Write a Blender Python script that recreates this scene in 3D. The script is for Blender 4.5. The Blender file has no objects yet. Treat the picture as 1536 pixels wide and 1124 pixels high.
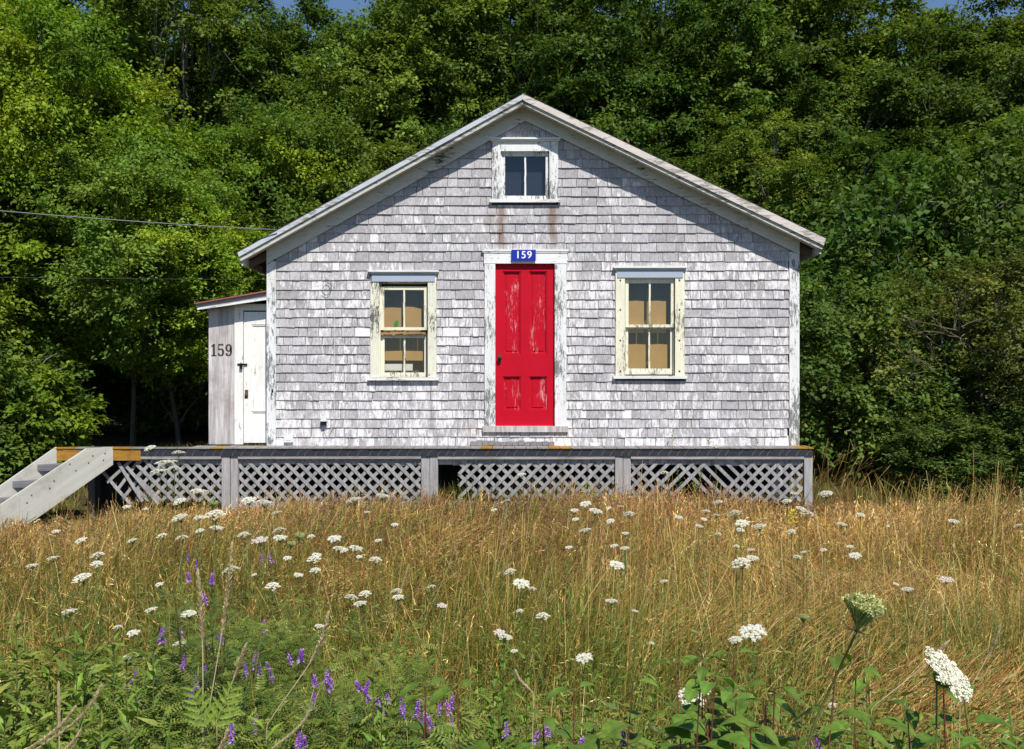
import bpy, math, random
import numpy as np
from mathutils import Vector, Matrix
R = math.radians
random.seed(7)
RNG = np.random.default_rng(11)
SC = bpy.context.scene
COL = SC.collection

# ------------------------------------------------------------------ camera
D = 11.5; EYE = 1.75; F = 1377.0
cam_d = bpy.data.cameras.new('camera'); cam = bpy.data.objects.new('camera', cam_d); COL.objects.link(cam)
cam.location = (0, -D, EYE); cam.rotation_euler = (R(90), 0, 0)
cam_d.sensor_width = 36; cam_d.lens = 36*F/1536; cam_d.clip_start = .05; cam_d.clip_end = 3000
SC.camera = cam
# ------------------------------------------------------------------ light
TOSUN = Vector((.36, -1, 1.45)).normalized()
EL = math.asin(TOSUN.z); ROT = math.atan2(TOSUN.x, TOSUN.y)
w = bpy.data.worlds.new('World'); SC.world = w; w.use_nodes = True
nt = w.node_tree; bg = nt.nodes['Background']; sk = nt.nodes.new('ShaderNodeTexSky')
sk.sky_type = 'NISHITA'; sk.sun_disc = False; sk.sun_elevation = EL; sk.sun_rotation = ROT
sk.air_density = 1.0; sk.dust_density = .1; sk.ozone_density = 5.0
nt.links.new(sk.outputs[0], bg.inputs[0]); bg.inputs[1].default_value = .09
sl = bpy.data.lights.new('sun', 'SUN'); sl.energy = 4.8; sl.angle = R(.5); sl.color = (1, .955, .88)
so = bpy.data.objects.new('sun', sl); COL.objects.link(so)
so.rotation_euler = (-TOSUN).to_track_quat('-Z', 'Y').to_euler(); so.location = (5, -20, 25)
SC.view_settings.view_transform = 'Standard'; SC.view_settings.look = 'None'
SC.view_settings.exposure = .28; SC.view_settings.gamma = 1
try: SC.cycles.use_adaptive_sampling = True
except Exception: pass
SC.cycles.max_bounces = 6; SC.cycles.transparent_max_bounces = 8

# ------------------------------------------------------------------ helpers
def X(px, dep=D): return (px-768)*dep/F
def Z(py, dep=D): return EYE-(py-562)*dep/F

class MB:
    def __init__(s): s.v = []; s.f = []; s.c = []; s.mi = []
    def add(s, vs, fs, c=None, m=0):
        o = len(s.v); s.v += [tuple(v) for v in vs]; s.f += [tuple(i+o for i in f) for f in fs]
        s.c += [c or (1, 1, 1)]*len(vs); s.mi += [m]*len(fs)
    def box(s, x0, x1, y0, y1, z0, z1, c=None, m=0, j=0):
        vs = [(x, y, z) for z in (z0, z1) for y in (y0, y1) for x in (x0, x1)]
        if j: vs = [tuple(k+random.uniform(-j, j) for k in v) for v in vs]
        s.add(vs, [(0, 2, 3, 1), (4, 5, 7, 6), (0, 1, 5, 4), (2, 6, 7, 3), (0, 4, 6, 2), (1, 3, 7, 5)], c, m)
    def prism(s, pts, y0, y1, c=None, m=0):      # pts (x,z) counter-clockwise seen from -y
        n = len(pts); vs = [(x, y0, z) for x, z in pts]+[(x, y1, z) for x, z in pts]
        fs = [tuple(range(n)), tuple(range(2*n-1, n-1, -1))]+[(i, i+n, (i+1) % n+n, (i+1) % n) for i in range(n)]
        s.add(vs, fs, c, m)
    def obox(s, p, q, wid, thk, nrm, c=None, m=0):   # board from p to q, width across, thickness along nrm
        p = Vector(p); q = Vector(q); d = (q-p).normalized(); nrm = Vector(nrm).normalized()
        a = d.cross(nrm).normalized()*wid/2; b = nrm*thk/2
        vs = [p-a-b, p+a-b, p+a+b, p-a+b, q-a-b, q+a-b, q+a+b, q-a+b]
        s.add(vs, [(0, 1, 2, 3), (7, 6, 5, 4), (0, 4, 5, 1), (1, 5, 6, 2), (2, 6, 7, 3), (3, 7, 4, 0)], c, m)
    def tube(s, pts, rs, n=6, c=None, m=0, cap=True):
        pts = [Vector(p) for p in pts]
        if not hasattr(rs, '__len__'): rs = [rs]*len(pts)
        vs = []; fs = []
        up = Vector((.13, .31, .94))
        for i, p in enumerate(pts):
            d = (pts[min(i+1, len(pts)-1)]-pts[max(i-1, 0)])
            d = d.normalized() if d.length > 1e-9 else Vector((0, 0, 1))
            u = d.cross(up)
            if u.length < .15: u = d.cross(Vector((1, 0, 0)))
            u.normalize(); v = d.cross(u)
            for k in range(n):
                a = 2*math.pi*k/n; vs.append(p+(u*math.cos(a)+v*math.sin(a))*rs[i])
        for i in range(len(pts)-1):
            for k in range(n):
                fs.append((i*n+k, i*n+(k+1) % n, (i+1)*n+(k+1) % n, (i+1)*n+k))
        if cap: fs += [tuple(range(n)), tuple(range(len(vs)-1, len(vs)-n-1, -1))]
        s.add(vs, fs, c, m)
    def lathe(s, prof, n=16, o=(0, 0, 0), ax='z', c=None, m=0):
        vs = []; fs = []
        for r, h in prof:
            for k in range(n):
                a = 2*math.pi*k/n; p = (r*math.cos(a), r*math.sin(a), h)
                if ax == '-y': p = (p[0], -p[2], p[1])
                vs.append((p[0]+o[0], p[1]+o[1], p[2]+o[2]))
        for i in range(len(prof)-1):
            for k in range(n): fs.append((i*n+k, i*n+(k+1) % n, (i+1)*n+(k+1) % n, (i+1)*n+k))
        fs += [tuple(range(n)), tuple(range(len(vs)-1, len(vs)-n-1, -1))]
        s.add(vs, fs, c, m)
    def build(s, name, mats, parent=None, smooth=False):
        me = bpy.data.meshes.new(name); me.from_pydata(s.v, [], s.f)
        if not isinstance(mats, (list, tuple)): mats = [mats]
        for m in mats: me.materials.append(m)
        ca = me.color_attributes.new('Col', 'FLOAT_COLOR', 'POINT')
        ca.data.foreach_set('color', np.array([(*c, 1) for c in s.c], dtype=np.float32).ravel())
        if len(mats) > 1: me.polygons.foreach_set('material_index', s.mi)
        if smooth: me.polygons.foreach_set('use_smooth', [True]*len(me.polygons))
        me.update()
        o = bpy.data.objects.new(name, me); COL.objects.link(o)
        if parent: o.parent = parent
        return o

def np_mesh(name, V, Q, C, mat, parent=None, smooth=False):
    """V (n,3), Q (m,4) quads, C (n,3)"""
    me = bpy.data.meshes.new(name); n = len(V); m = len(Q)
    me.vertices.add(n); me.vertices.foreach_set('co', V.astype(np.float32).ravel())
    me.loops.add(m*4); me.loops.foreach_set('vertex_index', Q.astype(np.int32).ravel())
    me.polygons.add(m); me.polygons.foreach_set('loop_start', np.arange(0, m*4, 4, dtype=np.int32))
    me.polygons.foreach_set('loop_total', np.full(m, 4, dtype=np.int32))
    if smooth: me.polygons.foreach_set('use_smooth', np.ones(m, dtype=bool))
    me.update(calc_edges=True)
    ca = me.color_attributes.new('Col', 'FLOAT_COLOR', 'POINT')
    ca.data.foreach_set('color', np.concatenate([C, np.ones((n, 1))], 1).astype(np.float32).ravel())
    me.materials.append(mat)
    o = bpy.data.objects.new(name, me); COL.objects.link(o)
    if parent: o.parent = parent
    return o

def tag(o, label=None, cat=None, group=None, kind=None):
    if label: o['label'] = label
    if cat: o['category'] = cat
    if group: o['group'] = group
    if kind: o['kind'] = kind
    return o
def thing(name, label, cat, loc=(0, 0, 0), group=None):
    o = bpy.data.objects.new(name, None); o.empty_display_size = .1; COL.objects.link(o); o.location = loc
    return tag(o, label, cat, group)
def parent_keep(o, t):
    o.parent = t; o.matrix_parent_inverse = Matrix.Translation(-Vector(t.location))
def copy_tree(o, parent=None):
    c = o.copy(); COL.objects.link(c)
    c.parent = parent
    for ch in list(o.children): copy_tree(ch, c)
    return c

# ------------------------------------------------------------------ materials
def newmat(name):
    m = bpy.data.materials.new(name); m.use_nodes = True
    return m, m.node_tree, m.node_tree.nodes['Principled BSDF']
def N(nt, t, **k):
    n = nt.nodes.new('ShaderNode'+t)
    for a, b in k.items(): setattr(n, a, b)
    return n
def noise(nt, scale, vec=None, detail=4, rough=.6, dist=0):
    n = N(nt, 'TexNoise'); n.inputs['Scale'].default_value = scale; n.inputs['Detail'].default_value = detail
    n.inputs['Roughness'].default_value = rough; n.inputs['Distortion'].default_value = dist
    if vec: nt.links.new(vec, n.inputs['Vector'])
    return n.outputs['Fac']
def ramp(nt, fac, stops, interp='LINEAR'):
    r = N(nt, 'ValToRGB'); r.color_ramp.interpolation = interp
    e = r.color_ramp.elements
    while len(e) < len(stops): e.new(.5)
    for i, (p, c) in enumerate(stops):
        e[i].position = p; e[i].color = (*c, 1) if len(c) == 3 else c
    nt.links.new(fac, r.inputs[0]); return r.outputs[0]
def coords(nt, sc=(1, 1, 1), loc=(0, 0, 0)):
    t = N(nt, 'TexCoord'); mp = N(nt, 'Mapping'); mp.inputs['Scale'].default_value = sc; mp.inputs['Location'].default_value = loc
    nt.links.new(t.outputs['Object'], mp.inputs[0]); return mp.outputs[0]
def mix(nt, a, b, f, typ='MIX'):
    m = N(nt, 'MixRGB', blend_type=typ)
    for s, v in ((0, f), (1, a), (2, b)):
        if isinstance(v, (int, float)): m.inputs[s].default_value = v
        elif isinstance(v, tuple): m.inputs[s].default_value = (*v, 1)
        else: nt.links.new(v, m.inputs[s])
    return m.outputs[0]
def bump(nt, b, h, st=.3, dist=.01):
    bn = N(nt, 'Bump'); bn.inputs['Strength'].default_value = st; bn.inputs['Distance'].default_value = dist
    nt.links.new(h, bn.inputs['Height']); nt.links.new(bn.outputs[0], b.inputs['Normal'])

def mat_wood(name, a, b, axis='x', rough=.85, fine=60, blot=2.5, c=None):
    m, t, p = newmat(name)
    s = {'x': (.06, 1, 1), 'y': (1, .06, 1), 'z': (1, 1, .06)}[axis]
    g = noise(t, fine, coords(t, s), 6, .7)
    col = ramp(t, g, [(.3, a), (.7, b)])
    bl = noise(t, blot, coords(t), 5, .65)
    col = mix(t, col, c or tuple(x*.55 for x in a), ramp(t, bl, [(.5, (0, 0, 0)), (.78, (.75,)*3)]))
    t.links.new(col, p.inputs['Base Color']); p.inputs['Roughness'].default_value = rough
    p.inputs['Specular IOR Level'].default_value = .25
    bump(t, p, g, .5, .004); return m
def mat_paint(name, paint, under, axis='z', thr=.56, scale=14, rough=.6, dirt=(.35, .3, .24), dirt_amt=.5):
    """old paint with flakes gone"""
    m, t, p = newmat(name)
    st = {'x': (.22, 1, 1), 'z': (1, 1, .22), 'n': (1, 1, 1)}[axis]
    fl = noise(t, scale*2.4, coords(t, st), 9, .8, .2)
    big = noise(t, scale*.13, coords(t, (1, 1, .6)), 3, .5)
    ad = N(t, 'Math', operation='MULTIPLY_ADD'); t.links.new(big, ad.inputs[0]); ad.inputs[1].default_value = .55; t.links.new(fl, ad.inputs[2])
    msk = ramp(t, ad.outputs[0], [(min(.98, thr+.27), (0, 0, 0)), (min(1, thr+.315), (1, 1, 1))])
    g = noise(t, 70, coords(t, {'x': (.06, 1, 1), 'z': (1, 1, .06), 'n': (1, 1, .06)}[axis]), 5, .7)
    un = mix(t, under, tuple(x*.5 for x in under), g)
    dn = noise(t, 5, coords(t, st, (3, 1, 2)), 6, .7)
    pc = mix(t, paint, dirt, ramp(t, dn, [(.48, (0, 0, 0)), (.85, (dirt_amt,)*3)]))
    pc = mix(t, pc, tuple(x*.72 for x in paint), ramp(t, g, [(.45, (0, 0, 0)), (.75, (.5,)*3)]))
    t.links.new(mix(t, pc, un, msk), p.inputs['Base Color']); p.inputs['Roughness'].default_value = rough
    p.inputs['Specular IOR Level'].default_value = .3
    inv = N(t, 'Math', operation='SUBTRACT'); inv.inputs[0].default_value = 1; t.links.new(msk, inv.inputs[1])
    bump(t, p, inv.outputs[0], .5, .003); return m
def mat_flat(name, c, rough=.6, var=.25, sc=6, metal=0):
    m, t, p = newmat(name); n = noise(t, sc, coords(t), 5, .6)
    t.links.new(mix(t, c, tuple(x*(1-var*1.6) for x in c), n), p.inputs['Base Color'])
    p.inputs['Roughness'].default_value = rough; p.inputs['Metallic'].default_value = metal
    p.inputs['Specular IOR Level'].default_value = .3
    return m
def mat_leaf(name, hue_var=.35, trans=.35, rough=.5, spec=.35, detail=0):
    m, t, p = newmat(name)
    at = N(t, 'Attribute'); at.attribute_name = 'Col'
    oi = N(t, 'ObjectInfo')
    hs = N(t, 'HueSaturation'); t.links.new(at.outputs['Color'], hs.inputs['Color'])
    mr = N(t, 'MapRange'); t.links.new(oi.outputs['Random'], mr.inputs['Value'])
    mr.inputs['To Min'].default_value = 1-hue_var*.5; mr.inputs['To Max'].default_value = 1+hue_var*.5
    t.links.new(mr.outputs[0], hs.inputs['Value'])
    mr2 = N(t, 'MapRange'); ml = N(t, 'Math', operation='FRACT'); m7 = N(t, 'Math', operation='MULTIPLY')
    t.links.new(oi.outputs['Random'], m7.inputs[0]); m7.inputs[1].default_value = 7.3; t.links.new(m7.outputs[0], ml.inputs[0])
    t.links.new(ml.outputs[0], mr2.inputs['Value']); mr2.inputs['To Min'].default_value = .5-.035*hue_var; mr2.inputs['To Max'].default_value = .5+.035*hue_var
    t.links.new(mr2.outputs[0], hs.inputs['Hue'])
    if detail:
        nz = noise(t, detail, coords(t), 5, .7); nz2 = noise(t, detail*5, coords(t), 3, .6)
        dc = mix(t, hs.outputs[0], ramp(t, nz, [(.3, (.55, .62, .6)), (.7, (1.35, 1.25, 1.1))]), 1.0, 'MULTIPLY')
        class _O: outputs = [dc]
        bump(t, p, nz2, .4, .002); hs = _O
    t.links.new(hs.outputs[0], p.inputs['Base Color']); p.inputs['Roughness'].default_value = rough
    p.inputs['Specular IOR Level'].default_value = spec
    if trans:
        tr = N(t, 'BsdfTranslucent'); g = N(t, 'Gamma'); g.inputs[1].default_value = .9
        t.links.new(mix(t, hs.outputs[0], (1.3, 1.25, .5), 1.0, 'MULTIPLY'), tr.inputs[0])
        ms = N(t, 'MixShader'); ms.inputs[0].default_value = trans
        t.links.new(p.outputs[0], ms.inputs[1]); t.links.new(tr.outputs[0], ms.inputs[2])
        t.links.new(ms.outputs[0], t.nodes['Material Output'].inputs[0])
    return m

M = {}
M['leaf'] = mat_leaf('tree_leaf', .35, .36, .62, .14)
M['grass'] = mat_leaf('dry_grass', 0, .12, .6, .25)
M['plant'] = mat_leaf('plant_leaf', .3, .25, .5, .3, 38)
M['petal'] = mat_leaf('petal', .06, .2, .8, .1)
M['bark'] = mat_wood('bark', (.12, .105, .09), (.36, .33, .29), 'z', .9, 25, 3)
M['twig'] = mat_wood('twig', (.13, .10, .07), (.26, .20, .15), 'x', .9, 25, 3)
M['bark_dark'] = mat_wood('dark_bark', (.04, .035, .03), (.12, .105, .09), 'z', .9, 25, 3)
M['grey_wood_x'] = mat_wood('grey_wood_x', (.21, .20, .205), (.42, .40, .41), 'x')
M['grey_wood_z'] = mat_wood('grey_wood_z', (.25, .235, .235), (.46, .44, .44), 'z')
M['lattice'] = mat_wood('lattice_wood', (.21, .205, .205), (.44, .425, .425), 'z', .85, 30, 6)
M['deck'] = mat_wood('deck_wood', (.16, .15, .145), (.34, .32, .31), 'y')
M['plywood'] = mat_wood('plywood', (.27, .24, .24), (.72, .69, .68), 'z', .85, 26, 4, (.25, .2, .19))
M['stringer'] = mat_wood('stringer_wood', (.43, .42, .37), (.56, .55, .49), 'x', .8, 14, 3.5, (.24, .21, .16))
_t = M['stringer'].node_tree
_q = Vector((-.643*1, -.766*1, -.60)).normalized().rotation_difference(Vector((1, 0, 0))).to_euler()
for _m in [n for n in _t.nodes if n.bl_idname == 'ShaderNodeMapping']:
    _r = _t.nodes.new('ShaderNodeMapping'); _r.inputs['Rotation'].default_value = _q
    _src = _m.inputs[0].links[0].from_socket; _t.links.new(_src, _r.inputs[0]); _t.links.new(_r.outputs[0], _m.inputs[0])
M['orange'] = mat_wood('ochre_stain', (.27, .135, .02), (.42, .21, .035), 'x', .6, 30, 8, (.12, .07, .03))
M['white'] = mat_paint('white_paint', (.80, .80, .80), (.26, .27, .26), 'z', .54, 18)
M['white_x'] = mat_paint('white_paint_x', (.80, .80, .79), (.25, .25, .24), 'x', .60, 18)
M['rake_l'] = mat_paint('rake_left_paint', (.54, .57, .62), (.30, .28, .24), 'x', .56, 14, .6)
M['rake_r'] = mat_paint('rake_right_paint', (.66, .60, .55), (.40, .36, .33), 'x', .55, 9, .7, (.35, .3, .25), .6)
M['rake_low'] = mat_paint('rake_lower_paint', (.55, .55, .50), (.20, .20, .19), 'x', .55, 12, .7)
M['soffit'] = mat_paint('soffit_paint', (.60, .60, .54), (.12, .12, .11), 'x', .62, 10)
M['frieze'] = mat_paint('frieze_paint', (.66, .67, .63), (.06, .06, .055), 'x', .60, 12)
M['cream'] = mat_paint('cream_paint', (.77, .76, .62), (.17, .17, .15), 'z', .535, 20, .55)
M['cream2'] = mat_paint('cream_paint_clean', (.82, .79, .62), (.30, .28, .22), 'z', .585, 20, .5)
M['blue'] = mat_flat('pale_blue_trim', (.40, .46, .56), .6, .08)
M['shed_white'] = mat_paint('shed_door_white', (.84, .83, .80), (.42, .36, .28), 'z', .66, 12, .5, (.55, .42, .28), .3)
M['black'] = mat_flat('black_mesh', (.035, .04, .048), .6)
M['tread'] = mat_wood('tread_wood', (.10, .10, .11), (.24, .235, .25), 'x')
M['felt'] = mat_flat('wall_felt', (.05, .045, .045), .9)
M['raw'] = mat_wood('raw_split_wood', (.20, .11, .045), (.46, .30, .15), 'x', .8, 30, 12)
M['interior'] = mat_wood('interior_board', (.10, .08, .04), (.20, .155, .08), 'z', .9, 20)
M['navy'] = mat_flat('navy_backing', (.014, .022, .05), .8, .1)  # even dark navy for the sheet behind the gable glass
M['card'] = mat_flat('cardboard', (.50, .31, .11), .85, .22, 5)
M['rust'] = mat_flat('rusty_iron', (.16, .08, .04), .7, .3, 60)
M['iron'] = mat_flat('dark_iron', (.03, .025, .025), .45, .2, 60, .5)
M['grey_metal'] = mat_flat('grey_metal', (.5, .5, .52), .5, .1, 20)
M['roofing'] = mat_flat('asphalt_roofing', (.045, .04, .042), .95, .3, 40)
M['red_roof'] = mat_flat('faded_red_metal', (.42, .13, .12), .6, .25, 8)
M['brown_wood'] = mat_wood('brown_board', (.12, .10, .085), (.20, .17, .145), 'y')  # bare brown wood of roof underside, rafter tails and landing posts
M['signblue'] = mat_flat('sign_blue', (.012, .03, .40), .35, .05)
M['signwhite'] = mat_flat('sign_white', (.85, .85, .85), .4, .03)
M['numeral'] = mat_flat('numeral_brown', (.085, .055, .05), .6, .1)
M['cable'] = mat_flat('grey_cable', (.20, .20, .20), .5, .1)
M['plastic'] = mat_flat('white_plastic', (.75, .75, .74), .4, .05)

def red_door():
    m, t, p = newmat('red_door_paint')
    fl = noise(t, 85, coords(t, (1, 1, .10)), 9, .8, .2)
    big = noise(t, 4.5, coords(t, (1.8, 1, .6), (4.3, 0, 7.7)), 3, .6)
    ad = N(t, 'Math', operation='MULTIPLY_ADD'); t.links.new(big, ad.inputs[0]); ad.inputs[1].default_value = .8; t.links.new(fl, ad.inputs[2])
    at = N(t, 'Attribute'); at.attribute_name = 'Col'; sp = N(t, 'SeparateColor'); t.links.new(at.outputs['Color'], sp.inputs[0])
    ad2 = N(t, 'Math', operation='MULTIPLY_ADD'); t.links.new(sp.outputs[0], ad2.inputs[0]); ad2.inputs[1].default_value = .14; t.links.new(ad.outputs[0], ad2.inputs[2])
    msk = ramp(t, ad2.outputs[0], [(.0, (0, 0, 0)), (1., (1, 1, 1))])
    sub = N(t, 'MapRange'); t.links.new(ad2.outputs[0], sub.inputs['Value'])
    sub.inputs['From Min'].default_value = 1.13; sub.inputs['From Max'].default_value = 1.24
    v = noise(t, 5, coords(t), 4)
    red = mix(t, (.56, .0015, .019), (.42, .0012, .014), v)
    t.links.new(mix(t, red, (.68, .36, .38), sub.outputs[0]), p.inputs['Base Color'])
    p.inputs['Roughness'].default_value = .6; p.inputs['Specular IOR Level'].default_value = .18
    bump(t, p, fl, .15, .003)
    return m
M['red'] = red_door()

def shingle_mat():
    m, t, p = newmat('weathered_shingle')
    at = N(t, 'Attribute'); at.attribute_name = 'Col'; sp = N(t, 'SeparateColor'); t.links.new(at.outputs['Color'], sp.inputs[0])
    tc = N(t, 'TexCoord'); mp = N(t, 'Mapping'); mp.inputs['Scale'].default_value = (1, 1, .28)
    t.links.new(tc.outputs['Object'], mp.inputs[0])
    off = N(t, 'VectorMath', operation='MULTIPLY_ADD')       # per shingle offset
    cmb = N(t, 'CombineXYZ'); t.links.new(sp.outputs[1], cmb.inputs[1])
    t.links.new(cmb.outputs[0], off.inputs[0]); off.inputs[1].default_value = (0, 1.0, 0); t.links.new(mp.outputs[0], off.inputs[2])
    streak = noise(t, 60, off.outputs[0], 5, .7)
    blotch = noise(t, 15, off.outputs[0], 7, .70, .9)
    large = noise(t, .9, coords(t), 3, .5)
    grey = ramp(t, streak, [(.3, (.305, .292, .304)), (.68, (.555, .535, .548))])
    tone = ramp(t, sp.outputs[0], [(0, (.78,)*3), (1, (1.12,)*3)])
    grey = mix(t, grey, tone, 1.0, 'MULTIPLY')
    a = N(t, 'Math', operation='MULTIPLY_ADD'); t.links.new(blotch, a.inputs[0]); a.inputs[1].default_value = 1.0; t.links.new(sp.outputs[2], a.inputs[2])
    a3 = N(t, 'Math', operation='MULTIPLY_ADD'); t.links.new(streak, a3.inputs[0]); a3.inputs[1].default_value = .35; t.links.new(a.outputs[0], a3.inputs[2])
    a4 = N(t, 'Math', operation='MULTIPLY_ADD'); t.links.new(large, a4.inputs[0]); a4.inputs[1].default_value = .45; t.links.new(a3.outputs[0], a4.inputs[2])
    mr = N(t, 'MapRange'); t.links.new(a4.outputs[0], mr.inputs['Value']); mr.inputs['From Min'].default_value = 1.03; mr.inputs['From Max'].default_value = 1.17
    mr.inputs['To Max'].default_value = .85
    col = mix(t, grey, (.79, .765, .77), mr.outputs[0])
    # rust and dirt runs with their own shapes
    sx = N(t, 'SeparateXYZ'); t.links.new(tc.outputs['Object'], sx.inputs[0])
    def run(x0, hw, z0, z1, amt, c):
        nonlocal col
        d = N(t, 'Math', operation='SUBTRACT'); t.links.new(sx.outputs[0], d.inputs[0]); d.inputs[1].default_value = x0
        wob = N(t, 'Math', operation='MULTIPLY_ADD'); t.links.new(noise(t, 5, coords(t), 3), wob.inputs[0]); wob.inputs[1].default_value = hw*1.6; t.links.new(d.outputs[0], wob.inputs[2])
        d2 = N(t, 'Math', operation='SUBTRACT'); t.links.new(wob.outputs[0], d2.inputs[0]); d2.inputs[1].default_value = hw*.8
        ab = N(t, 'Math', operation='ABSOLUTE'); t.links.new(d2.outputs[0], ab.inputs[0])
        m1 = N(t, 'MapRange'); t.links.new(ab.outputs[0], m1.inputs['Value']); m1.inputs['From Min'].default_value = hw; m1.inputs['From Max'].default_value = hw*.3
        m2 = N(t, 'MapRange'); t.links.new(sx.outputs[2], m2.inputs['Value']); m2.inputs['From Min'].default_value = z0; m2.inputs['From Max'].default_value = z0+.2
        m3 = N(t, 'MapRange'); t.links.new(sx.outputs[2], m3.inputs['Value']); m3.inputs['From Min'].default_value = z1; m3.inputs['From Max'].default_value = z1-.03
        q = m1.outputs[0]
        for o in (m2.outputs[0], m3.outputs[0], ramp(t, streak, [(.3, (.2,)*3), (.65, (1,)*3)])):
            mm = N(t, 'Math', operation='MULTIPLY'); t.links.new(q, mm.inputs[0]); t.links.new(o, mm.inputs[1]); q = mm.outputs[0]
        mm = N(t, 'Math', operation='MULTIPLY'); t.links.new(q, mm.inputs[0]); mm.inputs[1].default_value = amt
        col = mix(t, col, c, mm.outputs[0])
    run(X(752), .07, Z(385), Z(309), 1., (.20, .10, .06))
    run(X(829), .07, Z(378), Z(309), 1., (.18, .10, .06))
    run(X(735), .07, Z(365), Z(316), .4, (.28, .18, .12))
    for px_, w_, z0_, a_ in ((470, .10, 655, .35), (560, .05, 640, .4), (700, .12, 650, .4), (905, .09, 652, .35), (1040, .05, 640, .3), (1130, .12, 655, .35)): run(X(px_), w_, Z(672), Z(z0_-14), a_, (.27, .21, .16))
    run(X(647), .03, Z(660), Z(572), .6, (.26, .17, .11))
    run(X(1012), .02, Z(590), Z(570), .8, (.10, .09, .08))
    t.links.new(col, p.inputs['Base Color']); p.inputs['Roughness'].default_value = .85; p.inputs['Specular IOR Level'].default_value = .2
    bump(t, p, streak, .5, .004); return m
M['shingle'] = shingle_mat()

def glass_mat(name='window_glass', tint=(.90, .90, .86), gl=1.0):
    m = bpy.data.materials.new(name); m.use_nodes = True; t = m.node_tree; t.nodes.clear()
    o = N(t, 'OutputMaterial'); ms = N(t, 'MixShader'); fr = N(t, 'Fresnel'); fr.inputs[0].default_value = 1.5
    tr = N(t, 'BsdfTransparent'); tr.inputs[0].default_value = (*tint, 1); g = N(t, 'BsdfGlossy'); g.inputs['Roughness'].default_value = .03
    nn = noise(t, 3, coords(t), 2); bn = N(t, 'Bump'); bn.inputs['Strength'].default_value = .08; bn.inputs['Distance'].default_value = .02; t.links.new(nn, bn.inputs['Height']); t.links.new(bn.outputs[0], g.inputs['Normal'])
    mu = N(t, 'Math', operation='MULTIPLY'); mu.inputs[1].default_value = 1.5*gl; t.links.new(fr.outputs[0], mu.inputs[0])
    ms.inputs[0].default_value = .075*gl; t.links.new(tr.outputs[0], ms.inputs[1]); t.links.new(g.outputs[0], ms.inputs[2]); t.links.new(ms.outputs[0], o.inputs[0])
    return m
M['glass'] = glass_mat()

def ground_mat():
    m, t, p = newmat('soil_and_thatch')
    n1 = noise(t, .5, coords(t), 4); n2 = noise(t, 14, coords(t), 8, .7); n3 = noise(t, 60, coords(t), 4, .7)
    c = ramp(t, n2, [(.3, (.03, .024, .012)), (.55, (.07, .055, .025)), (.75, (.12, .095, .04))])
    c = mix(t, c, (.05, .07, .018), ramp(t, n1, [(.42, (0, 0, 0)), (.65, (.8,)*3)]))
    t.links.new(c, p.inputs['Base Color']); p.inputs['Roughness'].default_value = 1; p.inputs['Specular IOR Level'].default_value = .1
    bump(t, p, n3, .6, .03); return m

# ------------------------------------------------------------------ ground
def smooth(a, b, x):
    t = np.clip((x-a)/(b-a), 0, 1); return t*t*(3-2*t)
def gz(x, y):
    """ground height"""
    x = np.asarray(x, dtype=float); y = np.asarray(y, dtype=float)
    h = .05*np.sin(x*.7+1.3)*np.cos(y*.5)+.03*np.sin(x*1.9+y*1.3)
    h = h*smooth(.2, 2.5, np.abs(y)+.9)
    h = h+.28*smooth(.5, 7, y)*smooth(3.2, 5, np.abs(x+.0))       # a slight rise towards the wood
    return h
def build_ground():
    n = 140
    def axis(lo, hi, near, step):
        a = list(np.arange(-near, near+step/2, step)); v = near
        s = step
        while v < hi: s *= 1.35; v += s; a.append(v)
        v = -near; s = step
        while v > lo: s *= 1.35; v -= s; a.insert(0, v)
        return np.array(a)
    xs = axis(-600, 600, 14, .35); ys = axis(-600, 900, 14, .35)
    gx, gy = np.meshgrid(xs, ys); V = np.stack([gx.ravel(), gy.ravel(), gz(gx, gy).ravel()], 1)
    nx = len(xs); ny = len(ys); i = np.arange((nx-1)*(ny-1)); r = i//(nx-1); c = i % (nx-1); a = r*nx+c
    Q = np.stack([a, a+1, a+nx+1, a+nx], 1)
    o = np_mesh('ground', V, Q, np.ones((len(V), 3)), ground_mat(), smooth=True); tag(o, kind='structure')
build_ground()

# ------------------------------------------------------------------ cottage
XL, XR, ZB = X(402), X(1197), Z(668)
XRG = .15                                    # ridge
# lower edge of frieze on the wall (underside line) : from pixels on the wall plane
FL = (X(415), Z(388)); FA = (X(788), Z(181)); FR = (X(1183), Z(374.5))
sL = (FA[1]-FL[1])/(FA[0]-FL[0]); sR = (FA[1]-FR[1])/(FR[0]-FA[0])
def zfr(x): return FA[1]-(FA[0]-x)*sL if x < FA[0] else FA[1]-(x-FA[0])*sR
RF = .25; YF = -RF; RD = D-RF                # rake front plane
rakeb = lambda px, py: (X(px, RD), Z(py, RD))
RAb = rakeb(785, 157); RLb = rakeb(361, 392); RRb = rakeb(1233, 374.5)
RAt = rakeb(785, 142); RLt = rakeb(357, 379.5); RRt = rakeb(1238, 358.5)
BACK = 7.6
cot = thing('cottage', 'old grey shingled gable cottage with red front door and peeling white trim', 'house', ((XL+XR)/2, 0, ZB))
def P(mb, name, mat, par=None, lab=None, smooth=False):
    o = mb.build(name, mat, None, smooth); 
    t = par if par is not None else cot
    base = t
    if lab: o['label'] = lab
    o.parent = t
    # children coordinates are world coordinates: undo the offset of the roots above
    off = Vector((0, 0, 0)); q = t
    while q: off += q.location; q = q.parent
    o.location = -off
    return o
# NB sub-parts: parent part has its own location = -root, so their sum is zero

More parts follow.
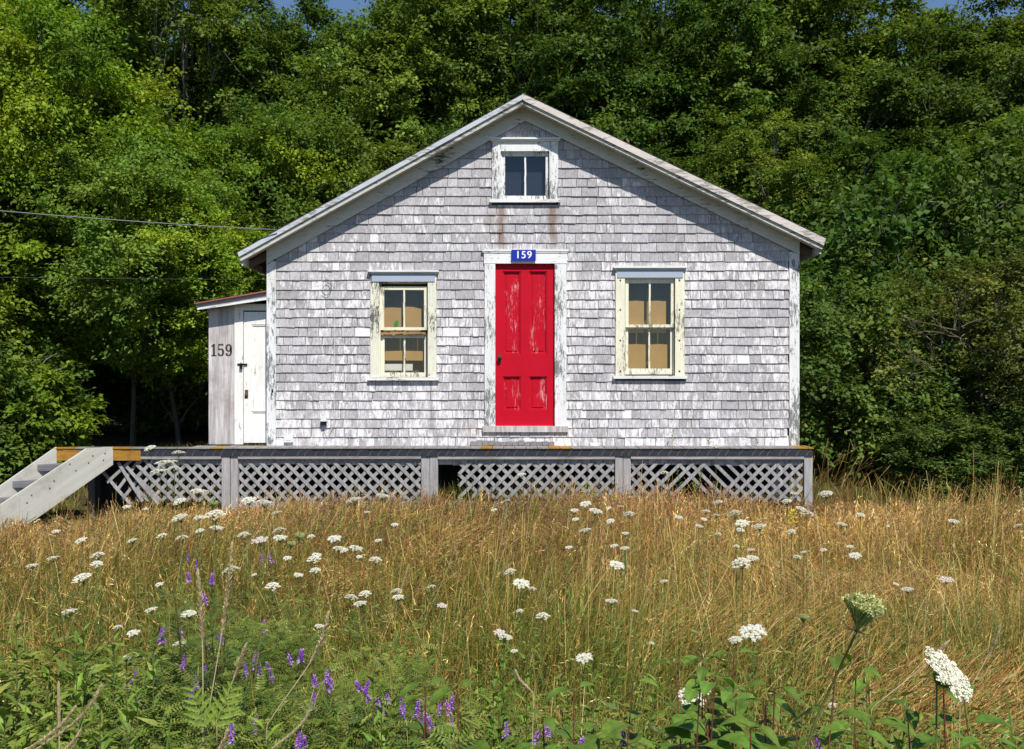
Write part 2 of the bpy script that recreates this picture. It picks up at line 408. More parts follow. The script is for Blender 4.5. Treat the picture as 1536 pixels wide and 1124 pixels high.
wins = {}   # openings in wall: name -> x0,x1,z0,z1
OPEN = [(X(569), X(640), Z(566), Z(421)), (X(938), X(1011), Z(563), Z(414)), (X(750), X(823), Z(300), Z(227)), (X(743), X(832), Z(640), Z(395))]
TRIM = [(X(556), X(655), Z(571), Z(406)), (X(923), X(1026), Z(569), Z(401)), (X(738), X(837), Z(306), Z(208)), (X(727), X(849.5), Z(645.5), Z(377))]
zu = lambda x: zfr(x)+.17
def front_wall():
    mb = MB(); br = sorted({XL+.02, XR-.02, FA[0]} | {o[0] for o in OPEN} | {o[1] for o in OPEN})
    for a, b in zip(br[:-1], br[1:]):
        mid = (a+b)/2; cuts = sorted([(o[2], o[3]) for o in OPEN if o[0] < mid < o[1]])
        z = ZB
        for c0, c1 in cuts:
            if c0 > z: mb.prism([(a, z), (b, z), (b, c0), (a, c0)], .0, .10)
            z = c1
        mb.prism([(a, z), (b, z), (b, zu(b)-.03), (a, zu(a)-.03)], .0, .10)
    mb.box(XL+.02, XL+.12, .101, BACK, ZB, zu(XL)-.03); mb.box(XR-.12, XR-.02, .101, BACK, ZB, zu(XR)-.03)
    mb.prism([(XL+.12, ZB), (XR-.12, ZB), (XR-.12, zu(XR)-.05), (FA[0], zu(FA[0])-.05), (XL+.12, zu(XL)-.05)], BACK-.1, BACK-.002)
    mb.box(XL+.12, XR-.12, .101, BACK-.1, ZB-.12, ZB-.005)      # floor
    mb.box(XL+.12, XR-.12, 1.2, 1.25, ZB, 3.3)                  # partition inside the front room
    P(mb, 'wall', M['felt'])
front_wall()
def shingles():
    mb = MB(); nrow = 36; z = ZB-.01
    x0 = XL+.105; x1 = XR-.11
    rows = []
    k = 0
    while z < FA[1]:
        h = .1172*random.uniform(.95, 1.05); rows.append((z, h)); z += h
    for ri, (z, h) in enumerate(rows):
        x = x0-random.uniform(0, .1); ph = random.uniform(0, 6); white = .13*(1-ri/len(rows))
        if ri == 0: white += .02
        while x < x1:
            wd = random.choice([.08, .1, .12, .13, .15, .17, .2, .23])*random.uniform(.9, 1.1)
            a = max(x, x0); b = min(x+wd, x1); x += wd
            if b-a < .025: continue
            zz = z+.004*math.sin(a*1.4+ph)+random.uniform(-.003, .003)
            zt = zz+h+.012
            segs = [(a, b)]
            for t in TRIM:                              # clip by trims
                if zt > t[2]+.004 and zz < t[3]-.004:
                    ns = []
                    for (p, q) in segs:
                        if q <= t[0] or p >= t[1]: ns.append((p, q))
                        else:
                            if p < t[0]: ns.append((p, t[0]))
                            if q > t[1]: ns.append((t[1], q))
                    # rows that only partly overlap a trim: keep as clipped in z
                    if zz < t[2]-.03 and not (zt-.012 > t[2]+.05):
                        for (p, q) in segs:
                            pp = max(p, t[0]); qq = min(q, t[1])
                            if qq-pp > .02: shard(mb, pp, qq, zz, t[2]+.003)
                    elif zt > t[3]+.03 and zz < t[3]:
                        for (p, q) in segs:
                            pp = max(p, t[0]); qq = min(q, t[1])
                            if qq-pp > .02: shard(mb, pp, qq, t[3]-.002, zt)
                    segs = ns
            for p, q in segs:
                if q-p < .012: continue
                shard(mb, p, q, zz, zt, white)
    # side walls: plain courses
    for sgn, xw in ((-1, XL+.02), (1, XR-.02)):
        zc = ZB
        while zc < zu(xw)-.15:
            y = .03
            while y < BACK:
                wd = random.uniform(.09, .2)
                xo = xw+sgn*.016; xi = xw+sgn*.003
                r = (random.random(), random.random(), random.uniform(0, .2))
                e = min(y+wd-.004, BACK)
                vs = [(xw, y, zc), (xo, y, zc), (xi, y, zc+.125), (xw, y, zc+.125), (xw, e, zc), (xo, e, zc), (xi, e, zc+.125), (xw, e, zc+.125)]
                mb.add(vs, [(0, 1, 2, 3), (7, 6, 5, 4), (1, 5, 6, 2), (0, 4, 5, 1)], r); y += wd
            zc += .117
    P(mb, 'shingle_siding', M['shingle'])
def shard(mb, a, b, z0, z1, white=.05):
    g = random.choice([.0008, .0016, .0026, .0034]); a += g; b -= g
    lim = lambda x: zfr(x)+.05
    if z0 > max(lim(a), lim(b))-.005: return
    th = random.uniform(.015, .022); tw = random.uniform(-.003, .003)
    c = (random.random(), random.random(), random.uniform(-.02, .09)+white+(.2 if random.random() < .012 else 0))
    za0 = min(z0+tw*.6, lim(a)); zb0 = min(z0-tw*.6, lim(b)); za1 = min(z1, lim(a)+.001); zb1 = min(z1, lim(b)+.001)
    fr = .0035
    f0 = lambda z: -(th+(fr-th)*min(1, max(0, (z-z0)/(z1-z0+1e-6))))
    vs = [(a, f0(za0), za0), (b, f0(zb0)-tw, zb0), (b, f0(zb1), zb1), (a, f0(za1), za1), (a, .0, za0), (b, .0, zb0), (b, .0, zb1), (a, .0, za1)]
    mb.add(vs, [(0, 1, 2, 3), (0, 4, 5, 1), (1, 5, 6, 2), (0, 3, 7, 4)], c)
shingles()
# corner boards
for a, b in ((XL-.01, XL+.105), (XR-.115, XR+.01)):
    mb = MB(); mb.box(a, b, -.028, .0, ZB-.005, zfr(a if a < 0 else b)+.03)
    xs = a if a < 0 else b-.022
    mb.box(xs, xs+.022, .0, .10, ZB-.005, zu(xs)-.03)
    P(mb, 'corner_board', M['white'])
# frieze boards
def band(mb, p0, p1, q1, q0, y0, y1, m=0): mb.prism([p0, p1, q1, q0], y0, y1, m=m)
mb = MB(); band(mb, (XL-.01, zfr(XL-.01)), FA, (FA[0], zu(FA[0])), (XL-.01, zu(XL-.01)), -.034, -.002); mb.v = mb.v
band(mb, (XL-.01, zfr(XL)+.0-.012), (FA[0], FA[1]-.012), (FA[0], FA[1]+.01), (XL-.01, zfr(XL)+.01), -.046, -.035)
P(mb, 'frieze_board', M['frieze'])
mb = MB(); band(mb, FA, (XR+.01, zfr(XR+.01)), (XR+.01, zu(XR+.01)), (FA[0], zu(FA[0])), -.034, -.002)
band(mb, (FA[0], FA[1]-.012), (XR+.01, zfr(XR)-.012), (XR+.01, zfr(XR)+.01), (FA[0], FA[1]+.01), -.046, -.035)
P(mb, 'frieze_board', M['frieze'])
# roof
def lerp(a, b, t): return (a[0]+(b[0]-a[0])*t, a[1]+(b[1]-a[1])*t)
roof_mb = MB()
off = .045
for (Tb, Tt, At_, Ab_) in ((RLb, RLt, RAt, RAb), (RRb, RRt, RAt, RAb)):
    lo = [(Tb[0], Tb[1]+off), (Ab_[0], Ab_[1]+off), (At_[0], At_[1]-.005), (Tt[0], Tt[1]-.005)]
    if Tb[0] > 0: lo = [lo[1], lo[0], lo[3], lo[2]]
    roof_mb.prism(lo, YF+.024, BACK+.25)
roof = P(roof_mb, 'roof', M['brown_wood'])
mb = MB()
for (Tt, sg) in ((RLt, -1), (RRt, 1)):
    n = 40
    for i in range(n):                           # lapped roofing courses, edges a little uneven
        a = lerp(RAt, Tt, i/n); b = lerp(RAt, Tt, (i+1.0)/n)
        e = random.uniform(-.004, .006); y0 = YF-.012+random.uniform(-.012, .012)
        pts = [(a[0], a[1]), (b[0]+sg*.012, b[1]), (b[0]+sg*.012, b[1]+.012+e*.5), (a[0], a[1]+.012)]
        if sg > 0: mb.prism(pts, y0, BACK+.28)
        else: mb.prism([pts[1], pts[0], pts[3], pts[2]], y0, BACK+.28)
P(mb, 'roofing', M['roofing'], roof)
mb = MB()
for (Tb, Ab_) in ((RLb, RAb), (RRb, RAb)):       # soffit under the rake overhang
    s = 1 if Tb[0] > 0 else -1
    p0 = (Tb[0], Tb[1]+off-.003); p1 = (Ab_[0], Ab_[1]+off-.003)
    q = [p0, p1, (p1[0], p1[1]-.014), (p0[0], p0[1]-.014)]
    if s < 0: q = [q[3], q[2], q[1], q[0]]
    else: q = [q[2], q[3], q[0], q[1]]
    xx = XL if s < 0 else XR
    mb.prism(q, YF+.03, -.036)
P(mb, 'soffit', M['soffit'])
# rafter tails and eave fascia
for s, Tb, Ab_, xw in ((-1, RLb, RAb, XL), (1, RRb, RAb, XR)):
    sl_ = (Ab_[1]-Tb[1])/(Ab_[0]-Tb[0])
    for k in range(5):
        y = .05+k*.62; mb = MB()
        x0 = xw+s*.005; x1 = Tb[0]-s*.03
        z = lambda x: Tb[1]+(x-Tb[0])*sl_+off-.018
        q = [(x0, z(x0)-.11), (x1, z(x1)-.085), (x1, z(x1)), (x0, z(x0))]
        if s < 0: q = [q[1], q[0], q[3], q[2]]
        mb.prism(q, y, y+.045); P(mb, 'rafter_tail', M['brown_wood'])
    mb = MB(); mb.box(min(Tb[0], Tb[0]-s*.022), max(Tb[0], Tb[0]-s*.022), YF+.03, BACK+.2, Tb[1]-.05, Tb[1]+off-.002)
    P(mb, 'eave_fascia', M['rake_low'])
# rake boards: upper moulding and lower board
for nm, Tb, Tt, m1, s in (('rake_board', RLb, RLt, 'rake_l', -1), ('rake_board', RRb, RRt, 'rake_r', 1)):
    n = 14; f = .50 if s < 0 else .36
    mb = MB(); mb2 = MB()
    for i in range(1):
        a0 = RAb; a1 = RAt; b0 = Tb; b1 = Tt
        am = lerp(a0, a1, f); bm = lerp(b0, b1, f); bm = (bm[0]+0, bm[1])
        q = [am, bm, b1, a1] if s > 0 else [bm, am, a1, b1]
        mb.prism(q, YF-.022, YF+.022)
        q = [a0, b0, bm, am] if s > 0 else [b0, a0, am, bm]
        mb2.prism(q, YF, YF+.023)
    r = P(mb, nm, M[m1]); P(mb2, 'lower_moulding', M['rake_low'], r)

# windows ----------------------------------------------------------
def window(name, lab, px0, px1, py0, py1, cas, gx0, gx1, uy0, uy1, ly0, ly1, mat_c, mat_s, double=True, blue=True, extra=None):
    """outer casing px box; glass boxes; all in wall plane pixels"""
    mb = MB()
    x0, x1, z1, z0 = X(px0), X(px1), Z(py0), Z(py1)
    cw = X(768+cas)
    hd = .125 if blue else .14
    mb.box(x0, x0+cw, -.034, .0, z0, z1-hd); mb.box(x1-cw, x1, -.034, .0, z0, z1-hd); mb.box(x0, x1, -.034, 0, z1-hd, z1)
    win = P(mb, name, mat_c, None, lab)
    if blue:
        b = MB(); b.box(x0+.02, x1-.02, -.043, -.0342, z1-.118, z1-.022); P(b, 'blue_flashing', M['blue'], win)
    c = MB(); c.box(x0-.03, x1+.03, -.075, .0, z1, z1+.022); c.box(x0-.015, x1+.015, -.055, 0, z1-.018, z1-.0005); P(c, 'head_cap', M['white_x'], win)
    s = MB(); s.box(x0-.03, x1+.03, -.058, .03, z0-.04, z0-.002); P(s, 'sill', M['white_x'], win)
    # jambs
    j = MB(); ox0 = x0+cw; ox1 = x1-cw; oz1 = z1-hd
    j.box(ox0-.001, ox0+.012, -.0, .12, z0, oz1); j.box(ox1-.012, ox1+.001, 0, .12, z0, oz1); j.box(ox0+.012, ox1-.012, 0, .12, oz1-.012, oz1+.001); j.box(ox0, ox1, .03, .12, z0-.03, z0)
    P(j, 'jamb', mat_s, win)
    g0, g1 = X(gx0), X(gx1); mid = (g0+g1)/2
    def sash(y, a0, a1, yt, nm='sash'):
        zt, zb = Z(a0), Z(a1); m = MB(); th = .034
        top = yt[0]; bot = yt[1]
        m.box(ox0+.012, g0, y, y+th, zb-bot, zt+top, j=.001); m.box(g1, ox1-.012, y, y+th, zb-bot, zt+top, j=.001)
        m.box(g0, g1, y+.0015, y+th-.001, zt, zt+top, j=.001); m.box(g0, g1, y+.0015, y+th-.001, zb-bot, zb, j=.001)
        w_ = .0105; n = 6
        for i in range(n):
            za = zb+(zt-zb)*i/n; zc = zb+(zt-zb)*(i+1)/n; d = random.uniform(-.002, .002)
            m.box(mid-w_+d, mid+w_+d, y+.004, y+.026, za, zc)
        so_ = P(m, nm, mat_s, win)
        gm = MB(); gm.add([(g0-.003, y+.016, zb-.003), (g1+.003, y+.016, zb-.003), (g1+.003, y+.016, zt+.003), (g0-.003, y+.016, zt+.003)], [(0, 1, 2, 3)]); P(gm, 'glass', M['glass'], win)
    if double:
        sash(.006, uy0, uy1, (.045, .035), 'upper_sash'); sash(.045, ly0, ly1, (.045, .075), 'lower_sash')
    else:
        sash(.012, uy0, uy1, (.05, .055))
    if extra: extra(win, x0, x1, z0, z1)
    return win
def bolts(win, x0, x1, z0, z1):
    mb = MB()
    for px in (930, 1018.5):
        for py in (421, 465, 511, 557):
            mb.lathe([(.001, .006), (.008, .005), (.012, 0)], 8, (X(px), -.036, Z(py)), '-y')
    P(mb, 'bolt_heads', M['rust'], win)
def broken(win, x0, x1, z0, z1):
    mb = MB(); a, b = X(571), X(638.5)
    n = 16; z = Z(498)
    for i in range(n):
        u = a+(b-a)*i/n; v = a+(b-a)*(i+1)/n
        mb.box(u, v, .000, .040, z-.022-random.uniform(0, .03)*(1 if i % 4 == 0 else .35), z+.004-random.uniform(0, .01), j=.002)
    P(mb, 'broken_meeting_rail', M['raw'], win, 'splintered bare brown wood of the meeting rail')
window('window', 'left window with flaking cream casing and splintered middle rail', 556, 655, 409, 566, 13, 576, 636, 435, 491, 507, 559, M['cream'], M['cream2'], extra=broken)
window('window', 'right window with bolted cream casing and pale cardboard behind', 923, 1026, 403, 563.5, 14, 943, 1006.5, 425, 487, 493.5, 553, M['cream2'], M['cream2'], extra=bolts)
window('window', 'small dark gable window with peeling white frame', 738, 837, 211, 300, 13, 757.5, 818.5, 234, 293.5, 0, 0, M['white'], M['white'], double=False, blue=False)
# interior backing behind windows
mb = MB(); mb.box(X(740), X(835), .125, .14, Z(306), Z(225)); P(mb, 'window_backing', M['navy'], None, 'dark navy sheet behind the gable window')
mb = MB()
for a, b in ((560, 652), (926, 1024)):
    k = 14
    for i in range(k):
        x0 = X(a)+(X(b)-X(a))*i/k; x1 = X(a)+(X(b)-X(a))*(i+1)/k
        mb.box(x0, x1-.002, .30+random.uniform(0, .02), .33, Z(575), Z(412))
P(mb, 'interior_curtain', M['interior'], None, 'dull brown curtain inside the front windows')
# cardboard sheets
def card(px0, px1, py0, py1, lab, y=.10, tilt=0):
    d = D+y
    z0 = Z(py1, d); z1 = Z(py0, d); mb = MB(); xa, xb = X(px0, d), X(px1, d)
    mb.prism([(xa, z0), (xb, z0), (xb, z1-tilt), ((xa+xb)/2, z1-tilt*.4+.006), (xa, z1)], y, y+.005)
    o = mb.build('cardboard_sheet', M['card']); tag(o, lab, 'cardboard')
    o.location = (0, 0, 0)
card(941, 966, 452, 499.5, 'brown cardboard sheet in upper left pane of right window')
card(968.7, 999, 452, 499.5, 'brown cardboard sheet in upper right pane of right window')
card(940, 969.5, 517, 556, 'brown cardboard sheet in lower left pane of right window', .12)
card(974.5, 1001.5, 517, 556, 'brown cardboard sheet in lower right pane of right window', .12)
card(574, 602, 462, 497, 'brown cardboard sheet in upper left pane of left window')
card(607, 632, 460, 497, 'sagging brown cardboard in upper right pane of left window', .10, .03)
card(576, 635, 527, 541, 'long strip of cardboard across lower panes of left window', .12)
mb = MB(); mb.box(X(577, 11.65), X(619, 11.65), .15, .16, Z(556, 11.65), Z(546, 11.65)); o = mb.build('white_board', M['plastic']); tag(o, 'whitish board lying low inside left window', 'board')
mb = MB()
for k in range(5):
    a = R(60+k*18); x = X(594.5, 11.57); z = Z(491, 11.57)
    mb.obox((x, .065, z), (x+.05*math.cos(a), .062, z+.095*math.sin(a)*(1-.1*k)), .014, .004, (0, 1, 0), (.05, .30, .03))
o = mb.build('green_ribbon', M['plant']); tag(o, 'bright green ribbon scrap behind upper left pane of left window', 'ribbon')

# door ---------------------------------------------------------------
dx0, dx1, dz0, dz1 = X(743), X(832), Z(639), Z(396)
mb = MB(); yF = .012; st = .095; ml = .105
pw = (dx1-dx0-2*st-ml)/2
zA, zB_, zC, zD = Z(616), Z(565), Z(531), Z(407)
cols_ = [dx0, dx0+st, dx0+st+pw, dx0+st+pw+ml, dx1-st, dx1]
mb.box(dx0+.002, dx0+st, yF, yF+.045, dz0, dz1); mb.box(dx1-st, dx1-.002, yF, yF+.045, dz0, dz1)
for za, zb in ((dz0, zA), (zB_, zC), (zD, dz1)): mb.box(dx0+st, dx1-st, yF+.0005, yF+.045, za, zb)
for za, zb in ((zA, zB_), (zC, zD)): mb.box(cols_[2], cols_[3], yF+.001, yF+.045, za, zb)
for v in range(len(mb.c)): mb.c[v] = (.0, 0, 0)
door = P(mb, 'door', M['red'], None, 'red four panel front door with worn paint')
for (za, zb) in ((zC, zD), (zA, zB_)):
    for a, b in ((cols_[1], cols_[2]), (cols_[3], cols_[4])):
        mb = MB(); mb.box(a, b, yF+.030, yF+.04, za, zb, (1, 0, 0))
        t_ = .017
        for (p, q, r_, s_) in ((a, a+t_, za, zb), (b-t_, b, za, zb), (a+t_, b-t_, za, za+t_), (a+t_, b-t_, zb-t_, zb)):
            mb.box(p, q, yF+.012, yF+.0305, r_, s_, (.75, 0, 0))
        mb.prism([(a+.04, za+.04), (b-.04, za+.04), (b-.04, zb-.04), (a+.04, zb-.04)], yF+.021, yF+.0302, (1, 0, 0))
        P(mb, 'door_panel', M['red'], door)
kx, kz = X(749.5), Z(538)
mb = MB(); mb.lathe([(.005, .05), (.02, .05), (.027, .04), (.027, .032), (.012, .022), (.010, .0)], 14, (kx, yF, kz), '-y'); P(mb, 'door_knob', M['iron'], door, None, True)
mb = MB(); mb.box(kx-.02, kx+.02, yF-.004, yF-.0002, kz-.06, kz+.045); mb.box(kx-.006, kx+.006, yF-.007, yF-.0042, kz-.045, kz-.03); P(mb, 'escutcheon_plate', M['rust'], door)
mb = MB(); mb.box(X(727), dx0, -.034, 0, Z(648)+.02, dz1); mb.box(dx1, X(849.5), -.034, 0, Z(648)+.02, dz1)
mb.box(dx0-.001, dx0+.0, 0, .1, dz0, dz1); 
df = P(mb, 'door_frame', M['white'], None, 'peeling white frame round the red door')
mb = MB(); mb.box(X(726), X(850.5), -.038, 0, dz1+.0005, Z(378)); P(mb, 'head_casing', M['white_x'], df)
mb = MB(); mb.box(X(723), X(852.5), -.052, 0, Z(378)+.0005, Z(375.2)); mb.box(X(724.5), X(851), -.046, 0, Z(380), Z(378)-.0005, m=0); P(mb, 'head_cap', M['white_x'], df)
mb = MB(); mb.box(X(724), X(852), -.05, .06, Z(648), dz0-.001, j=.001); P(mb, 'threshold', M['plywood'], df)
mb = MB()
for i in range(14):
    x0 = X(706)+i*.075; mb.box(x0, x0+.07, -.045-random.uniform(0, .012), -.02, Z(668)+.0, Z(662)+random.uniform(-.01, .012), j=.003)
P(mb, 'rotted_sill_edge', M['deck'], None, 'rotted dark sill edge below the door')

# house number plate ---------------------------------------------------
def text_mesh(s, size, mat, bold=0, parent=None, name='digits'):
    cu = bpy.data.curves.new('t', 'FONT'); cu.body = s; cu.size = size; cu.offset = 0; cu.extrude = .001; cu.align_x = 'CENTER'; cu.align_y = 'CENTER'
    cu.space_character = 1.12
    o = bpy.data.objects.new('t', cu); COL.objects.link(o); bpy.context.view_layer.update()
    me = bpy.data.meshes.new_from_object(o.evaluated_get(bpy.context.evaluated_depsgraph_get()))
    bpy.data.objects.remove(o); me.materials.clear(); me.materials.append(mat)
    r = bpy.data.objects.new(name, me); COL.objects.link(r); r.rotation_euler = (R(90), 0, 0)
    if parent: r.parent = parent
    return r
d_ = D-.042
ps = thing('house_number_plate', 'blue plate with white number 159 above the red door', 'sign', (X(785.5, D-.058), -.058, Z(383, D-.058)))
mb = MB(); hw = X(768+18.2, d_); hh = .0675; mb.box(-hw, hw, -.004, .002, -hh, hh); mb.box(-.02, .02, .0021, .018, -.05, -.03); pl = mb.build('plate', M['signblue'], ps)
tx = text_mesh('159', .128, M['signwhite'], 0, ps, 'digits'); tx.location = (0, -.0055, 0)
_me = tx.data; _n = len(_me.vertices); _co = np.zeros(_n*3); _me.vertices.foreach_get('co', _co); _co = _co.reshape(-1, 3)
_V = []; _F = []
for _k, (_dx, _dz) in enumerate(((-.0022, 0), (.0022, 0), (0, -.0016), (0, .0016))):
    _V += [tuple(v) for v in (_co+np.array([_dx, _dz, .0003*_k]))]; _F += [tuple(i+_k*_n for i in p_.vertices) for p_ in _me.polygons]
_m2 = bpy.data.meshes.new('digits'); _m2.from_pydata(_V, [], _F); _m2.materials.append(M['signwhite']); tx.data = _m2

# lean-to shed -----------------------------------------------------------
SY = .14; SD = D+SY
shed = thing('lean_to_shed', 'narrow lean-to with red roof edge, bare plywood and white door left of the cottage', 'shed', (X(357), SY, ZB))
mb = MB(); sx0, sx1 = X(313, SD), XL-.012
ztl, ztr = Z(462, SD), Z(447, SD)
zr = lambda x: ztl+(x-sx0)*(ztr-ztl)/(sx1-sx0)
xd = X(352, SD)
mb.prism([(sx0, ZB), (xd, ZB), (xd, zr(xd)), (sx0, zr(sx0))], SY, SY+.018)
mb.box(sx0, sx0+.018, SY+.0185, 2.6, ZB, zr(sx0)); mb.box(sx0, sx1, 2.6, 2.62, ZB, zr(sx0))
P(mb, 'plywood_wall', M['plywood'], shed)
mb = MB(); mb.box(xd+.001, X(365, SD), SY-.012, SY+.02, ZB, Z(466, SD)); mb.box(xd+.001, sx1, SY-.014, SY+.02, Z(466, SD)+.0005, zr(xd)-.005)
P(mb, 'door_frame', M['shed_white'], shed)
mb = MB(); a, b = X(366, SD), sx1-.002; sw = .095
mb.box(a, a+sw, SY-.004, SY+.03, ZB+.02, Z(468, SD)); mb.box(b-.02, b, SY-.004, SY+.03, ZB+.02, Z(468, SD))
for z0, z1 in ((ZB+.02, Z(652, SD)), (Z(617, SD), Z(595, SD)), (Z(487, SD), Z(468, SD))): mb.box(a+sw, b-.02, SY-.0035, SY+.03, z0, z1)
sd = P(mb, 'door', M['shed_white'], shed)
for z0, z1 in ((Z(652, SD), Z(617, SD)), (Z(595, SD), Z(487, SD))):
    mb = MB(); mb.box(a+sw, b-.02, SY+.012, SY+.028, z0, z1); mb.box(a+sw, b-.02, SY+.002, SY+.0118, z1-.016, z1); mb.box(a+sw, a+sw+.012, SY+.002, SY+.0118, z0, z1-.016)
    mb.box(a+sw, b-.02, SY-.0, SY+.0118, z0, z0+.012)
    P(mb, 'door_panel', M['shed_white'], sd)
mb = MB(); lx, lz = X(362, SD), Z(547, SD)
mb.box(lx-.045, lx+.08, SY-.022, SY-.013, lz-.008, lz+.012); mb.box(lx-.012, lx+.022, SY-.045, SY-.023, lz-.055, lz-.008); mb.tube([(lx-.008, SY-.034, lz-.01), (lx-.008, SY-.034, lz+.012), (lx+.005, SY-.034, lz+.022), (lx+.018, SY-.034, lz+.012), (lx+.018, SY-.034, lz-.01)], .004, 6)
P(mb, 'hasp_and_padlock', M['iron'], sd)
mb = MB(); lz = Z(592, SD); lx = X(370, SD); mb.lathe([(.004, .03), (.018, .028), (.022, .018), (.008, .01), (.008, 0)], 10, (lx, SY-.004, lz), '-y'); mb.box(lx-.02, lx+.02, SY-.007, SY-.0042, lz-.05, lz+.06)
P(mb, 'door_knob', M['rust'], sd)
# shed roof
mb = MB(); rd = SD-.16
rl, rr = (X(294, rd), Z(455, rd)), (XL-.012, Z(437, rd))
mb.prism([(rl[0]+.02, rl[1]-.06), (rr[0], rr[1]-.075), (rr[0], rr[1]-.012), (rl[0]+.005, rl[1]-.012)], SY-.155, SY-.13)
sr = P(mb, 'roof', M['grey_wood_x'], shed)
mb = MB(); mb.prism([(rl[0]-.01, rl[1]-.014), (rr[0], rr[1]-.0115), (rr[0], rr[1]+.006), (rl[0]-.015, rl[1]-.001)], SY-.19, 2.8); P(mb, 'red_roof_sheet', M['red_roof'], sr)
mb = MB(); mb.prism([(rl[0]+.03, rl[1]-.055), (rr[0], rr[1]-.065), (rr[0], rr[1]-.016), (rl[0]+.03, rl[1]-.018)], SY-.128, 2.7); P(mb, 'roof_deck', M['roofing'], sr)
mb = MB(); mb.prism([(rl[0]+.015, rl[1]-.085), (rr[0], rr[1]-.108), (rr[0], rr[1]-.078), (rl[0]+.015, rl[1]-.062)], SY-.165, SY-.135); P(mb, 'fascia', M['white_x'], sr)
# painted serif numerals
def stroke(mb, pts, w, y):
    for (x0, z0), (x1, z1) in zip(pts[:-1], pts[1:]):
        mb.obox((x0, y, z0), (x1, y, z1), w, .002, (0, 1, 0))
def arc(cx, cz, rx, rz, a0, a1, n, w0, w1, mb, y):
    for i in range(n):
        p = R(a0+(a1-a0)*i/n); q = R(a0+(a1-a0)*(i+1.15)/n); wm = w0+(w1-w0)*abs(math.cos((p+q)/2))
        mb.obox((cx+rx*math.cos(p), y, cz+rz*math.sin(p)), (cx+rx*math.cos(q), y, cz+rz*math.sin(q)), wm, .002, (0, 1, 0))
mb = MB(); H = .155; y = SY-.0015; zb = Z(534.5, SD)
x = X(319.5, SD)+.012
stroke(mb, [(x, zb), (x, zb+H)], .028, y); stroke(mb, [(x-.034, zb+.007), (x+.034, zb+.007)], .013, y); stroke(mb, [(x-.03, zb+H-.035), (x-.004, zb+H-.008)], .016, y)
x = X(331.5, SD)
stroke(mb, [(x-.028, zb+H-.009), (x+.032, zb+H-.009)], .02, y); stroke(mb, [(x-.028, zb+H), (x-.031, zb+.078)], .012, y)
arc(x-.003, zb+.05, .032, .043, 135, -150, 16, .012, .028, mb, y); mb.lathe([(.013, .002), (.013, 0)], 10, (x-.027, y, zb+.028), '-y')
x = X(343, SD)
arc(x, zb+H-.05, .030, .042, 0, 360, 18, .012, .026, mb, y)
arc(x-.004, zb+.062, .036, .055, 50, -140, 16, .012, .026, mb, y); mb.lathe([(.013, .002), (.013, 0)], 10, (x-.024, y, zb+.03), '-y')
P(mb, 'number_159', M['numeral'], shed, 'brown serif numerals 159 on the plywood')

# deck ---------------------------------------------------------------------
DY = -.30; DD = D+DY
dkx0, dkx1 = X(82, DD), X(1219, DD)
deck = thing('porch_deck', 'low weathered porch platform with black mesh edge and diagonal lattice skirt', 'deck', ((dkx0+dkx1)/2, DY, 0))
mb = MB(); mo = MB(); x = dkx0; i = 0
orange_px = [(320, 333), (730, 744), (834, 848), (1192, 1220), (82, 120), (172, 200)]
while x < dkx1-.02:
    w_ = min(.135, dkx1-x); cx = 768+(x+w_/2)*F/DD
    isO = any(a-3 < cx < b+3 for a, b in orange_px)
    q_ = MB() if isO else mb
    q_.box(x+.002, x+w_-.002, DY-.052+random.uniform(-.006, .004), (-.004 if x+w_ > sx0-.02 else -.22), ZB-.018, ZB-.004+random.uniform(-.003, .002))
    if isO: P(q_, 'deck_board', M['orange'], deck, 'ochre stained board end')
    x += w_+.002
P(mb, 'deck_boards', M['deck'], deck)
zf = lambda py: Z(py, DD)
mb = MB(); mb.box(X(213, DD), dkx1-.01, DY-.040, DY-.022, zf(684), ZB-.0225); fa = P(mb, 'black_edging', M['black'], deck)
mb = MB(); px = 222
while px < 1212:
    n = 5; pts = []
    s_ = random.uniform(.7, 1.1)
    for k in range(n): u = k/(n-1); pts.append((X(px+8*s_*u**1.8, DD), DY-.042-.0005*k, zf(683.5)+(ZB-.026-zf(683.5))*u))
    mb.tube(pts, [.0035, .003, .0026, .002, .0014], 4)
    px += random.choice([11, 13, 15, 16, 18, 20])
P(mb, 'pale_sun_streaks', M['cable'], fa)  # pale curved tubes stand in for sunlight streaks across the edging
mb = MB(); mb.box(dkx0, X(213, DD), DY-.04, DY-.021, zf(690.5), ZB-.0185); P(mb, 'rim_board', M['orange'], deck, 'ochre stained rim board behind the steps')
mb = MB()
for a, b in ((213, 333), (358, 632), (657, 922), (946, 1205)): mb.box(X(a, DD), X(b, DD), DY-.036, DY+.02, zf(688.5), zf(684.2), j=.002)
P(mb, 'top_rail', M['grey_wood_x'], deck)
mb = MB()
for a, b in ((360, 632), (657, 924)): mb.box(X(a, DD), X(b, DD), DY-.01, DY+.03, zf(765), zf(753), j=.003)
P(mb, 'bottom_rail', M['grey_wood_x'], deck)
for a, b, dd in ((333.5, 346, 0), (346.5, 358, .006), (632.5, 644.5, .006), (645, 657, 0), (922.5, 934, 0), (934.5, 946, .006), (1205.5, 1218, 0)):
    mb = MB(); mb.box(X(a, DD), X(b, DD), DY-.024+dd, DY+.04, -.06, zf(683.8 if a != 632.5 else 676), j=.0025); P(mb, 'post', M['grey_wood_z'], deck)
mb = MB(); x = X(230, DD)
while x < X(1205, DD):
    w_ = random.uniform(.12, .2); mb.box(x, x+w_-.004, DY+.026, DY+.036, zf(698)+random.uniform(-.012, .01), zf(687)); x += w_
P(mb, 'under_rim_boards', M['plywood'], deck)
mb = MB(); mb.box(XL, XR, -.02, .1, ZB-.16, ZB-.031); mb.box(dkx0, XL, .3, .38, ZB-.18, ZB-.045)
